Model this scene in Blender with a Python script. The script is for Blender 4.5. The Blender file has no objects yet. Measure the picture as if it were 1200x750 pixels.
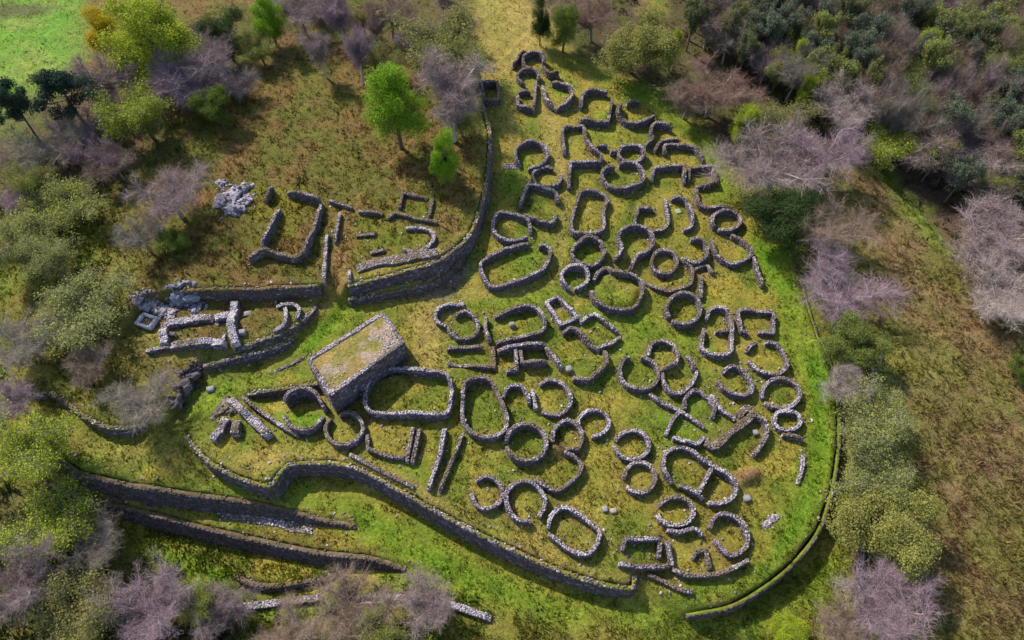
import bpy, math, random
import numpy as np
from mathutils import Vector

random.seed(7)
RNG = np.random.default_rng(11)
SC = bpy.context.scene
COL = SC.collection

# ------------------------------------------------------------------ camera, sky, sun, exposure
CAM_H, DEP, FPX = 92.4, math.radians(57.0), 800.0      # drone height, tilt below horizontal, focal length in 1200-px widths
cam_data = bpy.data.cameras.new('camera')
cam_data.sensor_width = 36.0
cam_data.lens = 36.0 * FPX / 1200.0
cam_data.clip_start = 0.5
cam_data.clip_end = 6000.0
cam = bpy.data.objects.new('camera', cam_data)
COL.objects.link(cam)
cam.location = (0, 0, CAM_H)
cam.rotation_euler = (math.pi / 2 - DEP, 0, 0)
SC.camera = cam

SUN_EL = math.radians(43.0)
SUN_DIR = Vector((-0.68, 0.73, 0.0)).normalized()       # horizontal direction towards the sun
world = bpy.data.worlds.new('World')
SC.world = world
world.use_nodes = True
wn = world.node_tree.nodes
wl = world.node_tree.links
wn.clear()
w_out = wn.new('ShaderNodeOutputWorld')
w_bg = wn.new('ShaderNodeBackground')
w_sky = wn.new('ShaderNodeTexSky')
w_sky.sky_type = 'NISHITA'
w_sky.sun_disc = False
w_sky.sun_elevation = SUN_EL
w_sky.sun_rotation = math.atan2(SUN_DIR.x, SUN_DIR.y)
w_sky.air_density = 1.0
w_sky.dust_density = 1.0
w_bg.inputs['Strength'].default_value = 0.148
wl.new(w_sky.outputs[0], w_bg.inputs['Color'])
wl.new(w_bg.outputs[0], w_out.inputs['Surface'])

sun_data = bpy.data.lights.new('sun', 'SUN')
sun_data.energy = 4.2
sun_data.angle = math.radians(1.0)
sun_data.color = (1.0, 0.945, 0.86)
sun = bpy.data.objects.new('sun', sun_data)
COL.objects.link(sun)
sun.location = (-60, 60, 120)
to_sun = Vector((SUN_DIR.x * math.cos(SUN_EL), SUN_DIR.y * math.cos(SUN_EL), math.sin(SUN_EL)))
sun.rotation_euler = to_sun.to_track_quat('Z', 'Y').to_euler()

SC.view_settings.view_transform = 'Standard'
SC.view_settings.look = 'None'
SC.view_settings.exposure = 0.6
SC.view_settings.gamma = 1.0
SC.render.engine = 'CYCLES'
SC.cycles.max_bounces = 4
SC.cycles.diffuse_bounces = 2
SC.cycles.glossy_bounces = 1
SC.cycles.transmission_bounces = 2
SC.cycles.transparent_max_bounces = 4
SC.cycles.use_denoising = True

# ------------------------------------------------------------------ pixel -> ground helpers
cD, sD = math.cos(DEP), math.sin(DEP)


def ray(px, py):
    dx = (np.asarray(px, float) - 600.0) / FPX
    dy = (375.0 - np.asarray(py, float)) / FPX
    return dx, cD + dy * sD, -sD + dy * cD


def unproj(px, py, z):
    dx, dy, dz = ray(px, py)
    t = (np.asarray(z, float) - CAM_H) / dz
    return dx * t, dy * t


def to_px(x, y, z):
    zz = z - CAM_H
    depth = y * cD - zz * sD
    up = y * sD + zz * cD
    return 600 + FPX * x / depth, 375 - FPX * up / depth, depth


def vnoise(X, Y, scale, seed, octaves=1):
    """smooth value noise in -1..1"""
    out = np.zeros_like(X, dtype=float)
    amp, tot = 1.0, 0.0
    for o in range(octaves):
        r = np.random.default_rng(seed * 17 + o)
        lat = r.uniform(-1, 1, (256, 256))
        u, v = X / scale + 37.3 * seed, Y / scale + 11.7 * seed
        iu, iv = np.floor(u).astype(int), np.floor(v).astype(int)
        fu, fv = u - iu, v - iv
        fu = fu * fu * (3 - 2 * fu)
        fv = fv * fv * (3 - 2 * fv)
        a = lat[iu % 256, iv % 256]
        b = lat[(iu + 1) % 256, iv % 256]
        c = lat[iu % 256, (iv + 1) % 256]
        d = lat[(iu + 1) % 256, (iv + 1) % 256]
        out += amp * (a * (1 - fu) * (1 - fv) + b * fu * (1 - fv) + c * (1 - fu) * fv + d * fu * fv)
        tot += amp
        amp *= 0.5
        scale = scale * 0.5
    return out / tot


def sstep(a, b, x):
    t = np.clip((x - a) / (b - a), 0, 1)
    return t * t * (3 - 2 * t)


def catmull(pts, closed=False, n=8):
    p = np.array(pts, float)
    if len(p) < 3:
        return p
    if closed:
        q = np.vstack([p[-1], p, p[0], p[1]])
    else:
        q = np.vstack([2 * p[0] - p[1], p, 2 * p[-1] - p[-2]])
    out = []
    t = np.linspace(0, 1, n, endpoint=False)[:, None]
    for i in range(1, len(q) - 2):
        a, b, c, d = q[i - 1], q[i], q[i + 1], q[i + 2]
        out.append(0.5 * (2 * b + (c - a) * t + (2 * a - 5 * b + 4 * c - d) * t ** 2 + (3 * b - a - 3 * c + d) * t ** 3))
    if not closed:
        out.append(p[-1][None])
    return np.vstack(out)


def resample(p, ds, closed=False):
    p = np.asarray(p, float)
    if closed:
        p = np.vstack([p, p[0]])
    seg = np.hypot(*np.diff(p[:, :2], axis=0).T)
    s = np.concatenate([[0], np.cumsum(seg)])
    n = max(2, int(round(s[-1] / ds)))
    t = np.linspace(0, s[-1], n + 1)
    if closed:
        t = t[:-1]
    return np.stack([np.interp(t, s, p[:, k]) for k in range(p.shape[1])], 1)


# ------------------------------------------------------------------ terrain height field
CX0, CX1, CY0, CY1, CD = -122.0, 122.0, 2.0, 152.0, 0.42
core_x = np.arange(CX0, CX1, CD)
core_y = np.arange(CY0, CY1, CD)
far = np.array([1, 3, 7, 14, 26, 45, 80, 140, 240, 420, 750, 1300, 2200.0])
gx = np.concatenate([CX0 - far[::-1], core_x, CX1 + far])
gy = np.concatenate([CY0 - far[::-1], core_y, CY1 + far])
GX, GY = np.meshgrid(gx, gy)


def poly_dist(X, Y, P):
    """signed distance to an open polyline (positive = left of travel) and the parameter along it"""
    best = np.full(X.shape, 1e9)
    side = np.zeros(X.shape)
    par = np.zeros(X.shape)
    for i in range(len(P) - 1):
        ax, ay = P[i][:2]
        bx, by = P[i + 1][:2]
        ex, ey = bx - ax, by - ay
        L2 = ex * ex + ey * ey + 1e-9
        t = np.clip(((X - ax) * ex + (Y - ay) * ey) / L2, 0, 1)
        d = np.hypot(X - ax - t * ex, Y - ay - t * ey)
        cr = ex * (Y - ay) - ey * (X - ax)
        better = d < best - 1e-6
        # at shared vertices prefer the segment that is faced more squarely
        tie = (np.abs(d - best) <= 1e-6) & (np.abs(cr) / math.sqrt(L2) > np.abs(side))
        m = better | tie
        best = np.where(m, np.minimum(d, best), best)
        side = np.where(m, cr / math.sqrt(L2), side)
        par = np.where(m, i + t, par)
    n = len(P) - 1
    over = np.where((par <= 1e-6) | (par >= n - 1e-6), np.sqrt(np.clip(best ** 2 - side ** 2, 0, None)), 0.0)
    return best * np.where(side >= 0, 1, -1), par, side, over


def poly_sd(X, Y, P):
    """signed distance to a closed polygon, positive inside"""
    best = np.full(X.shape, 1e9)
    inside = np.zeros(X.shape, bool)
    n = len(P)
    for i in range(n):
        ax, ay = P[i]
        bx, by = P[(i + 1) % n]
        ex, ey = bx - ax, by - ay
        t = np.clip(((X - ax) * ex + (Y - ay) * ey) / (ex * ex + ey * ey + 1e-9), 0, 1)
        best = np.minimum(best, np.hypot(X - ax - t * ex, Y - ay - t * ey))
        cond = ((ay > Y) != (by > Y)) & (X < ex * (Y - ay) / (ey if abs(ey) > 1e-9 else 1e-9) + ax)
        inside ^= cond
    return np.where(inside, best, -best)


# every scarp: traced top edge (pixels), level of that edge, step height per vertex, reach (m) over which the step dies out,
# which side is lower/higher. Travelling left to right in the picture, the near (lower in picture) side is the right one.
SCARPS = {
    'outer': dict(px=[(208, 500), (213, 511), (226, 526), (242, 541), (273, 557), (300, 566), (316, 566), (326, 552), (338, 542), (387, 541), (420, 550), (467, 575), (500, 594), (550, 621), (600, 645), (650, 667), (700, 684), (742, 690), (747, 674)],
                  z=0.0, h=[0.2, 1.0, 2.0, 2.6, 3.0, 3.4, 3.6, 3.6, 3.6, 3.8, 3.8, 3.8, 3.8, 3.8, 3.7, 3.4, 3.0, 2.6, 0.9], reach=90, mode='low', side=-1),
    'east': dict(px=[(932, 285), (942, 320), (960, 375), (978, 425), (987, 470), (989, 520), (982, 570), (966, 620), (935, 660), (900, 688), (860, 710), (812, 719)],
                 z=0.0, h=[0.3, 0.7, 1.0, 1.2, 1.5, 2.0, 2.4, 2.9, 3.2, 3.2, 2.6, 0.8], reach=80, mode='low', side=1),
    'acro': dict(px=[(120, 415), (140, 375), (166, 347), (210, 342), (252, 340), (320, 338), (374, 336), (386, 342), (400, 343), (409, 338), (460, 327), (510, 315), (535, 298), (552, 280), (564, 250), (572, 215), (576, 160), (567, 126), (560, 95), (553, 60), (545, 30)],
                 z=2.6, h=[0.0, 1.2, 2.2, 2.6, 2.6, 2.6, 2.4, 0.9, 0.9, 2.4, 2.6, 2.8, 3.0, 3.0, 2.8, 2.6, 2.4, 2.3, 2.2, 1.2, 0.3], reach=75, mode='high', side=1),
    'tier': dict(px=[(408, 350), (460, 342), (506, 333), (526, 320), (545, 300)],
                 z=1.5, h=[1.4, 1.5, 1.5, 1.2, 0.3], reach=5.5, mode='high', side=1),
    'bath_upper': dict(px=[(262, 416), (300, 403), (332, 391), (360, 374), (378, 352)], z=0.0, h=[0.3, 1.0, 1.1, 1.0, 0.3], reach=14, mode='low', side=-1),
    'bath_lower': dict(px=[(240, 432), (290, 418), (304, 414), (330, 405), (353, 393)], z=-0.9, h=[0.6, 1.6, 1.6, 1.2, 0.2], reach=10, mode='low', side=-1),
    'wedge': dict(px=[(281, 458), (300, 452), (340, 447), (388, 443)], z=0.0, h=[0.3, 1.7, 1.9, 1.9], reach=7.5, mode='low', side=-1),
    'bank_west': dict(px=[(40, 466), (56, 462), (72, 470), (100, 492), (125, 503), (150, 504), (172, 498)], z=-1.0, h=[0.5, 1.5, 1.8, 1.4, 1.8, 1.8, 0.6], reach=22, mode='low', side=-1),
    'gully': dict(px=[(172, 498), (196, 486), (214, 462), (224, 440), (240, 424)], z=-0.6, h=[0.6, 1.4, 1.6, 1.6, 0.8], reach=5, mode='low', side=-1),
    'ditch_inner': dict(px=[(70, 540), (100, 560), (167, 573), (233, 581), (300, 589), (367, 605), (440, 620)], z=-3.6, h=[0.8, 2.9, 3.3, 3.2, 2.8, 1.5, 0.0], reach=30, mode='low', side=-1),
    'ditch_middle': dict(px=[(60, 572), (100, 585), (167, 599), (233, 616), (300, 631), (367, 647), (433, 657), (482, 672)], z=-5.5, h=[1.0, 2.8, 3.1, 3.3, 3.2, 2.9, 2.5, 0.3], reach=30, mode='low', side=-1),
    'ditch_outer': dict(px=[(262, 668), (285, 680), (317, 684), (370, 678), (400, 672)], z=-7.5, h=[0.2, 1.4, 1.5, 1.3, 0.2], reach=14, mode='low', side=-1),
    'east_tree_bank': dict(px=[(1000, 160), (1040, 210), (1090, 250), (1140, 300), (1180, 400)], z=-1.0, h=[0, 2.0, 2.5, 2.0, 0.0], reach=40, mode='low', side=1),
}
H = 0.018 * (GY - 58.0) * np.where(GY < 152, 1, 0) + np.where(GY >= 152, 1.7, 0)
H += vnoise(GX, GY, 34, 3, 2) * 0.55 + vnoise(GX, GY, 7, 5, 2) * 0.10
H += -0.05 * np.clip(GX - 62, 0, 120) - 0.035 * np.clip(-62 - GX, 0, 120)
SC_SIGN, SC_W = {}, {}
for nm, s in SCARPS.items():
    P = np.stack(unproj(*np.array(s['px'], float).T, s['z']), 1)
    s['P'] = P
    d, par, perp, over = poly_dist(GX, GY, P)
    hh = np.interp(par, np.arange(len(P)), s['h'])
    e = d * s['side']                     # positive on the affected side
    ew = np.where(over > 0, perp * s['side'], e)
    over = over * 0.9                     # past either end the step widens into a slope
    if s['mode'] == 'low':
        w = sstep(-0.75 - over, -0.15 + over, ew)        # the step sits inside the wall's thickness, behind its face
        fall = np.exp(-(np.clip(e, 0, None) / s['reach']) ** 2)
        H -= hh * w * fall
    else:
        w = sstep(0.15 - over, 0.75 + over, ew)
        fall = np.exp(-(np.clip(e, 0, None) / s['reach']) ** 2)
        H += hh * w * fall
for mpx, mz, mh in [([(700, 345), (712, 354), (728, 358), (741, 356), (748, 345), (749, 333), (741, 325), (728, 321), (716, 319), (706, 320), (701, 328)], 0.8, 0.85),
                     ([(864, 560), (870, 550), (884, 545), (894, 548), (893, 556), (882, 562), (870, 566)], 0.9, 1.1), ([(640, 527), (646, 517), (656, 515), (664, 522), (660, 530), (648, 533)], 0.9, 1.0),
                     ([(716, 140), (722, 128), (730, 140), (728, 146)], 0.6, 0.8), ([(778, 432), (788, 424), (797, 424), (796, 432), (784, 436)], 0.6, 0.8)]:
    P = np.stack(unproj(*np.array(mpx, float).T, mz), 1)
    H += mh * sstep(-.7, .8, poly_sd(GX, GY, P))          # floors filled up with earth and turf
Hc = H[len(far):len(far) + len(core_y), len(far):len(far) + len(core_x)]


def ground(x, y):
    u = np.clip((np.asarray(x, float) - CX0) / CD, 0, len(core_x) - 1.001)
    v = np.clip((np.asarray(y, float) - CY0) / CD, 0, len(core_y) - 1.001)
    i, j = u.astype(int), v.astype(int)
    fu, fv = u - i, v - j
    return (Hc[j, i] * (1 - fu) * (1 - fv) + Hc[j, i + 1] * fu * (1 - fv) + Hc[j + 1, i] * (1 - fu) * fv + Hc[j + 1, i + 1] * fu * fv)


def on_ground(px, py, dz=0.0, steps=321):
    """where the sight line through a pixel comes within dz of the ground: x, y"""
    px, py = np.atleast_1d(np.asarray(px, float)), np.atleast_1d(np.asarray(py, float))
    zs = np.linspace(24, -16, steps)
    X, Y = unproj(px[:, None], py[:, None], zs[None, :])
    f = zs[None, :] - dz - ground(X, Y)
    k = np.argmax(f < 0, axis=1)
    k = np.where((f < 0).any(axis=1), np.maximum(k, 1), len(zs) - 1)
    r = np.arange(len(px))
    f0, f1 = f[r, k - 1], f[r, k]
    t = np.where(np.abs(f0 - f1) > 1e-9, f0 / (f0 - f1), 0)
    z = zs[k - 1] + t * (zs[k] - zs[k - 1])
    return unproj(px, py, z)


# ------------------------------------------------------------------ mesh + object helpers
def mesh_np(name, verts, faces, mat=None, col=None, smooth=False):
    """verts Nx3, faces MxK (one K), col Nx3 per vertex"""
    me = bpy.data.meshes.new(name)
    verts = np.ascontiguousarray(verts, dtype=np.float32)
    faces = np.ascontiguousarray(faces, dtype=np.int32)
    M, K = faces.shape
    me.vertices.add(len(verts))
    me.vertices.foreach_set('co', verts.ravel())
    me.loops.add(M * K)
    me.loops.foreach_set('vertex_index', faces.ravel())
    me.polygons.add(M)
    me.polygons.foreach_set('loop_start', np.arange(0, M * K, K, dtype=np.int32))
    me.polygons.foreach_set('loop_total', np.full(M, K, dtype=np.int32))
    if smooth:
        me.polygons.foreach_set('use_smooth', np.ones(M, dtype=bool))
    if col is not None:
        a = me.attributes.new('Col', 'FLOAT_COLOR', 'POINT')
        c4 = np.ones((len(verts), 4), np.float32)
        c4[:, :3] = col
        a.data.foreach_set('color', c4.ravel())
    me.update(calc_edges=True)
    if mat:
        me.materials.append(mat)
    return me


def link(name, me, parent=None, kind=None):
    o = bpy.data.objects.new(name, me)
    COL.objects.link(o)
    if parent is not None:
        o.parent = parent
    if kind:
        o['kind'] = kind
    return o


def thing(name, label, cat, loc, group=None):
    o = bpy.data.objects.new(name, None)
    o.empty_display_size = 0.5
    COL.objects.link(o)
    o.location = loc
    o['label'] = label
    o['category'] = cat
    if group:
        o['group'] = group
    return o


def srgb(r, g, b):
    c = np.array([r, g, b], float) / 255.0
    return np.where(c <= 0.04045, c / 12.92, ((c + 0.055) / 1.055) ** 2.4)


# ------------------------------------------------------------------ materials
def new_mat(name):
    m = bpy.data.materials.new(name)
    m.use_nodes = True
    nt = m.node_tree
    b = nt.nodes['Principled BSDF']
    b.inputs['Roughness'].default_value = 0.92
    b.inputs['Specular IOR Level'].default_value = 0.15
    return m, nt, b


def mottled(name, src='attr', scales=((6.0, 0.35), (0.9, 0.3)), bump=0.0, bscale=5.0, rough=0.92, trans=0.0, color=None):
    """base colour from a vertex attribute or the object's own colour, broken up by noise"""
    m, nt, b = new_mat(name)
    b.inputs['Roughness'].default_value = rough
    N, L = nt.nodes, nt.links
    if src == 'attr':
        s = N.new('ShaderNodeAttribute')
        s.attribute_name = 'Col'
        out = s.outputs['Color']
    elif src == 'objattr':
        s = N.new('ShaderNodeAttribute')
        s.attribute_name = 'Col'
        o = N.new('ShaderNodeObjectInfo')
        mx = N.new('ShaderNodeMix')
        mx.data_type = 'RGBA'
        mx.blend_type = 'MULTIPLY'
        mx.inputs['Factor'].default_value = 1.0
        L.new(s.outputs['Color'], mx.inputs['A'])
        L.new(o.outputs['Color'], mx.inputs['B'])
        out = mx.outputs['Result']
    else:
        s = N.new('ShaderNodeRGB')
        s.outputs[0].default_value = (*color, 1)
        out = s.outputs[0]
    tc = N.new('ShaderNodeTexCoord')
    for sc_, amt in scales:
        n = N.new('ShaderNodeTexNoise')
        n.inputs['Scale'].default_value = sc_
        n.inputs['Detail'].default_value = 5
        n.inputs['Roughness'].default_value = 0.65
        L.new(tc.outputs['Object'], n.inputs['Vector'])
        mr = N.new('ShaderNodeMapRange')
        mr.inputs['From Min'].default_value = 0.28
        mr.inputs['From Max'].default_value = 0.72
        mr.inputs['To Min'].default_value = 1 - amt
        mr.inputs['To Max'].default_value = 1 + amt
        L.new(n.outputs['Fac'], mr.inputs['Value'])
        mx = N.new('ShaderNodeMix')
        mx.data_type = 'RGBA'
        mx.blend_type = 'MULTIPLY'
        mx.inputs['Factor'].default_value = 1.0
        L.new(out, mx.inputs['A'])
        L.new(mr.outputs['Result'], mx.inputs['B'])
        out = mx.outputs['Result']
    L.new(out, b.inputs['Base Color'])
    if bump > 0:
        n = N.new('ShaderNodeTexNoise')
        n.inputs['Scale'].default_value = bscale
        n.inputs['Detail'].default_value = 6
        n.inputs['Roughness'].default_value = 0.7
        L.new(tc.outputs['Object'], n.inputs['Vector'])
        bp = N.new('ShaderNodeBump')
        bp.inputs['Strength'].default_value = bump
        bp.inputs['Distance'].default_value = 0.25
        L.new(n.outputs['Fac'], bp.inputs['Height'])
        L.new(bp.outputs['Normal'], b.inputs['Normal'])
    if trans > 0:
        t = N.new('ShaderNodeBsdfTranslucent')
        L.new(out, t.inputs['Color'])
        ms = N.new('ShaderNodeMixShader')
        ms.inputs[0].default_value = trans
        L.new(b.outputs[0], ms.inputs[1])
        L.new(t.outputs[0], ms.inputs[2])
        L.new(ms.outputs[0], N['Material Output'].inputs['Surface'])
    return m


M_GROUND = mottled('turf_ground', 'attr', ((0.5, 0.18), (2.0, 0.34), (5.0, 0.42), (15.0, 0.35)), bump=1.0, bscale=2.6)
M_STONE = mottled('rubble_stone', 'attr', ((2.2, 0.28), (10.0, 0.25)), bump=0.3, bscale=9.0)
M_CORE = mottled('wall_fill', 'attr', ((1.2, 0.35), (5.0, 0.4)), bump=0.8, bscale=5.0)
M_GRASS = mottled('grass_blades', 'attr', ((1.0, 0.2),), trans=0.5)
M_LEAF = mottled('foliage', 'objattr', ((0.8, 0.22),), trans=0.35, rough=0.75)
M_TWIG = mottled('twigs', 'objattr', ((0.6, 0.2),), trans=0.0)
M_BARK = mottled('bark', 'objattr', ((2.0, 0.3),), bump=0.3)
M_ROCK = mottled('bare_rock', 'attr', ((0.9, 0.35), (4.0, 0.35)), bump=1.0, bscale=2.5)
# ------------------------------------------------------------------ ground colour (vegetation, worn paths, heath) and ground mesh
OCHRE = (srgb(138, 126, 50), srgb(96, 107, 34))
GREEN = (srgb(84, 119, 22), srgb(112, 124, 36))
TAN = (srgb(150, 132, 70), srgb(132, 122, 56))
HEATH = (srgb(110, 87, 48), srgb(92, 91, 36))
FIELD = (srgb(118, 98, 62), srgb(108, 103, 50))
LITTER = (srgb(88, 70, 56), srgb(76, 78, 36))
MEADOW = (srgb(98, 136, 40), srgb(116, 132, 54))
ROUGH = (srgb(104, 118, 36), srgb(118, 106, 48))
ZONES = [  # (pixel polygon, two colours, feather m, strength)
    ([(-60, 420), (60, 440), (200, 470), (260, 420), (420, 335), (560, 290), (575, 40), (540, -40), (-60, -40)], HEATH, 4, 1.0),
    ([(-80, -60), (100, -40), (105, 60), (62, 120), (30, 170), (-60, 190)], MEADOW, 4, 1.0),
    ([(-10, 0), (70, 10), (60, 16), (-10, 22)], LITTER, 2, 0.8),
    ([(930, 280), (1000, 170), (1100, 240), (1260, 330), (1260, 820), (1040, 820), (1010, 660), (1000, 500)], FIELD, 3, 1.0),
    ([(760, 60), (800, -60), (1300, -60), (1300, 360), (1170, 330), (1120, 270), (1060, 220), (1005, 160), (960, 190), (900, 210), (855, 190), (810, 130), (700, 80), (640, 50), (600, -20), (760, -40)], LITTER, 4, 1.0),
    ([(932, 290), (990, 280), (1060, 420), (1060, 560), (1090, 700), (1060, 800), (1000, 800), (985, 640), (996, 520), (985, 440)], ROUGH, 4, 0.9),
    ([(-60, 560), (90, 560), (180, 620), (300, 690), (620, 720), (640, 800), (-60, 800)], ROUGH, 4, 0.85),
    ([(-60, 540), (60, 590), (110, 640), (260, 690), (280, 800), (-60, 800)], LITTER, 5, 0.75),
    ([(-60, 170), (120, 190), (170, 320), (150, 420), (210, 480), (100, 490), (-60, 430)], ROUGH, 6, 0.8),
    ([(30, 110), (180, 110), (190, 200), (100, 260), (-40, 260), (-40, 180)], LITTER, 5, 0.85),
    ([(190, 60), (330, 10), (560, -40), (560, 60), (420, 70), (330, 60), (230, 130)], LITTER, 6, 0.5),
    ([(880, 262), (935, 295), (962, 380), (986, 450), (986, 540), (962, 620), (900, 684), (830, 714), (770, 712), (790, 698), (850, 682), (898, 645), (926, 590), (948, 520), (936, 430), (912, 350), (878, 300)], GREEN, 2.5, 1.0),
    ([(330, 570), (400, 566), (470, 600), (560, 648), (660, 692), (742, 704), (800, 716), (790, 740), (680, 728), (560, 700), (480, 670), (420, 625)], GREEN, 3, 0.95),
    ([(215, 470), (260, 452), (330, 410), (372, 372), (402, 350), (420, 362), (370, 404), (310, 440), (250, 470), (225, 480)], GREEN, 1.5, 1.0),
    ([(196, 505), (210, 520), (238, 552), (300, 580), (330, 572), (310, 585), (250, 572), (206, 540)], GREEN, 1.5, 0.8),
    ([(120, 610), (180, 630), (250, 655), (262, 680), (220, 668), (150, 640)], GREEN, 1.8, 1.0),
    ([(280, 690), (380, 682), (470, 676), (470, 695), (380, 698), (290, 704)], GREEN, 1.5, 0.9),
    ([(556, 350), (600, 342), (648, 340), (640, 350), (590, 358), (540, 366)], GREEN, 1.5, 0.9),
    ([(668, 372), (700, 352), (770, 372), (810, 392), (822, 425), (790, 400), (745, 405), (728, 420), (724, 390)], GREEN, 2, 0.9),
    ([(588, 200), (614, 200), (612, 230), (590, 232)], GREEN, 1.5, 0.9),
    ([(650, 70), (700, 90), (760, 110), (840, 170), (862, 220), (840, 236), (812, 170), (740, 112)], GREEN, 2, 0.75),
    ([(300, 470), (380, 470), (376, 498), (340, 500)], GREEN, 1.2, 0.9),
    ([(424, 525), (500, 545), (500, 570), (430, 535)], GREEN, 1.5, 0.7),
    ([(668, 276), (704, 276), (704, 306), (672, 306)], GREEN, 1.2, 1.0),
    ([(648, 102), (668, 102), (668, 116), (650, 116)], GREEN, 1.2, 1.0),
    ([(400, 270), (520, 240), (512, 300), (420, 315)], (srgb(92, 108, 28), srgb(106, 98, 36)), 2, 0.8),
    ([(300, 230), (366, 236), (350, 290), (312, 288)], (srgb(96, 112, 28), srgb(112, 104, 36)), 2, 0.8),
    ([(550, -20), (640, 20), (660, 60), (600, 90), (580, 110), (562, 60)], TAN, 2.5, 0.9),
    ([(582, 110), (608, 110), (606, 175), (592, 180), (584, 150)], TAN, 2, 0.7),
    ([(626, 130), (654, 124), (666, 200), (664, 300), (648, 330), (612, 345), (560, 350), (552, 342), (620, 332), (650, 300), (652, 230), (640, 180)], TAN, 1.6, 0.9),
    ([(474, 368), (530, 350), (552, 346), (520, 400), (524, 430), (480, 428), (484, 400)], TAN, 1.8, 0.9),
    ([(400, 250), (414, 250), (412, 344), (396, 352), (392, 320)], (srgb(132, 104, 66), srgb(120, 98, 50)), 0.9, 0.9),
    ([(216, 520), (260, 530), (320, 520), (420, 526), (480, 560), (560, 612), (660, 658), (720, 674), (700, 680), (600, 640), (470, 570), (400, 538), (330, 536), (310, 560), (270, 552)], TAN, 1.2, 0.8),
    ([(60, 500), (120, 510), (200, 510), (240, 545), (120, 530), (70, 520)], TAN, 2.5, 0.85),
    ([(560, 590), (700, 600), (720, 640), (700, 668), (620, 640)], TAN, 3, 0.5),
    ([(480, 348), (530, 306), (552, 300), (548, 330), (520, 352)], (srgb(92, 78, 88), srgb(110, 96, 84)), 1.5, 0.7),
    ([(270, 590), (340, 600), (420, 625), (460, 655), (380, 648), (280, 625)], (srgb(112, 92, 42), srgb(104, 104, 32)), 2, 0.8),
    ([(760, 725), (960, 660), (1000, 640), (1010, 800), (600, 800), (600, 722)], ROUGH, 3, 0.9),
    ([(800, 730), (930, 690), (985, 640), (1000, 680), (900, 745)], GREEN, 3, 0.8),
    ([(1060, 190), (1100, 230), (1130, 300), (1100, 290), (1060, 240), (1020, 180)], GREEN, 2.5, 0.6),
    ([(1050, 380), (1076, 480), (1100, 640), (1130, 760), (1080, 760), (1060, 560)], GREEN, 4, 0.35),
    ([(150, 372), (205, 400), (280, 410), (372, 346), (376, 356), (345, 396), (250, 432), (165, 420)], (srgb(134, 122, 60), srgb(104, 110, 46)), 2, 0.85),
    ([(860, 560), (868, 548), (884, 543), (896, 547), (895, 557), (882, 564), (868, 568)], (srgb(116, 88, 62), srgb(104, 90, 50)), 0.7, 0.95),
    ([(638, 529), (645, 515), (656, 513), (666, 522), (661, 532), (648, 535)], (srgb(116, 88, 66), srgb(104, 90, 52)), 0.7, 0.95),
    ([(714, 142), (722, 126), (732, 140), (728, 148)], (srgb(116, 92, 62), srgb(104, 90, 50)), 0.6, 0.9), ([(776, 432), (788, 422), (798, 423), (797, 434), (784, 438)], (srgb(116, 92, 62), srgb(104, 90, 50)), 0.6, 0.9),
    ([(690, 150), (860, 260), (880, 420), (780, 480), (700, 330)], OCHRE, 8, 0.3),
]
na = vnoise(GX, GY, 3.2, 21, 3)
nb = vnoise(GX, GY, 9.0, 22, 3)
nc = vnoise(GX, GY, 1.3, 23, 2)
mixf = sstep(-0.45, 0.45, na * 0.7 + nb * 0.6)
GC = OCHRE[0] * (1 - mixf[..., None]) + OCHRE[1] * mixf[..., None]
gpatch = sstep(0.22, 0.5, vnoise(GX, GY, 11, 25, 3))[..., None] * 0.55
GC = GC * (1 - gpatch) + GREEN[0] * gpatch
for poly, (c1, c2), feather, strength in ZONES:
    P = np.stack(unproj(*np.array(poly, float).T, 0.0), 1)
    sd = poly_sd(GX, GY, P) + na * feather * 0.6
    w = sstep(-feather, feather, sd)[..., None] * strength
    c = c1 * (1 - mixf[..., None]) + c2 * mixf[..., None]
    GC = GC * (1 - w) + c * w
GC = np.clip(GC * (1 + 0.20 * nc[..., None] + 0.10 * nb[..., None]) * np.array([0.98, 0.96, 1.0]), 0.005, 1)
GCc = GC[len(far):len(far) + len(core_y), len(far):len(far) + len(core_x)]


def ground_col(x, y):
    i = np.clip(((x - CX0) / CD).astype(int), 0, len(core_x) - 1)
    j = np.clip(((y - CY0) / CD).astype(int), 0, len(core_y) - 1)
    return GCc[j, i]


WALL_PTS = []

# ------------------------------------------------------------------ dry-stone wall builder
PALE, MID, BROWN, DARK = np.array([.47, .42, .45]), np.array([.23, .185, .21]), np.array([.155, .115, .115]), np.array([.095, .075, .09])
MOSS = np.array([.135, .10, .045])


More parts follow.
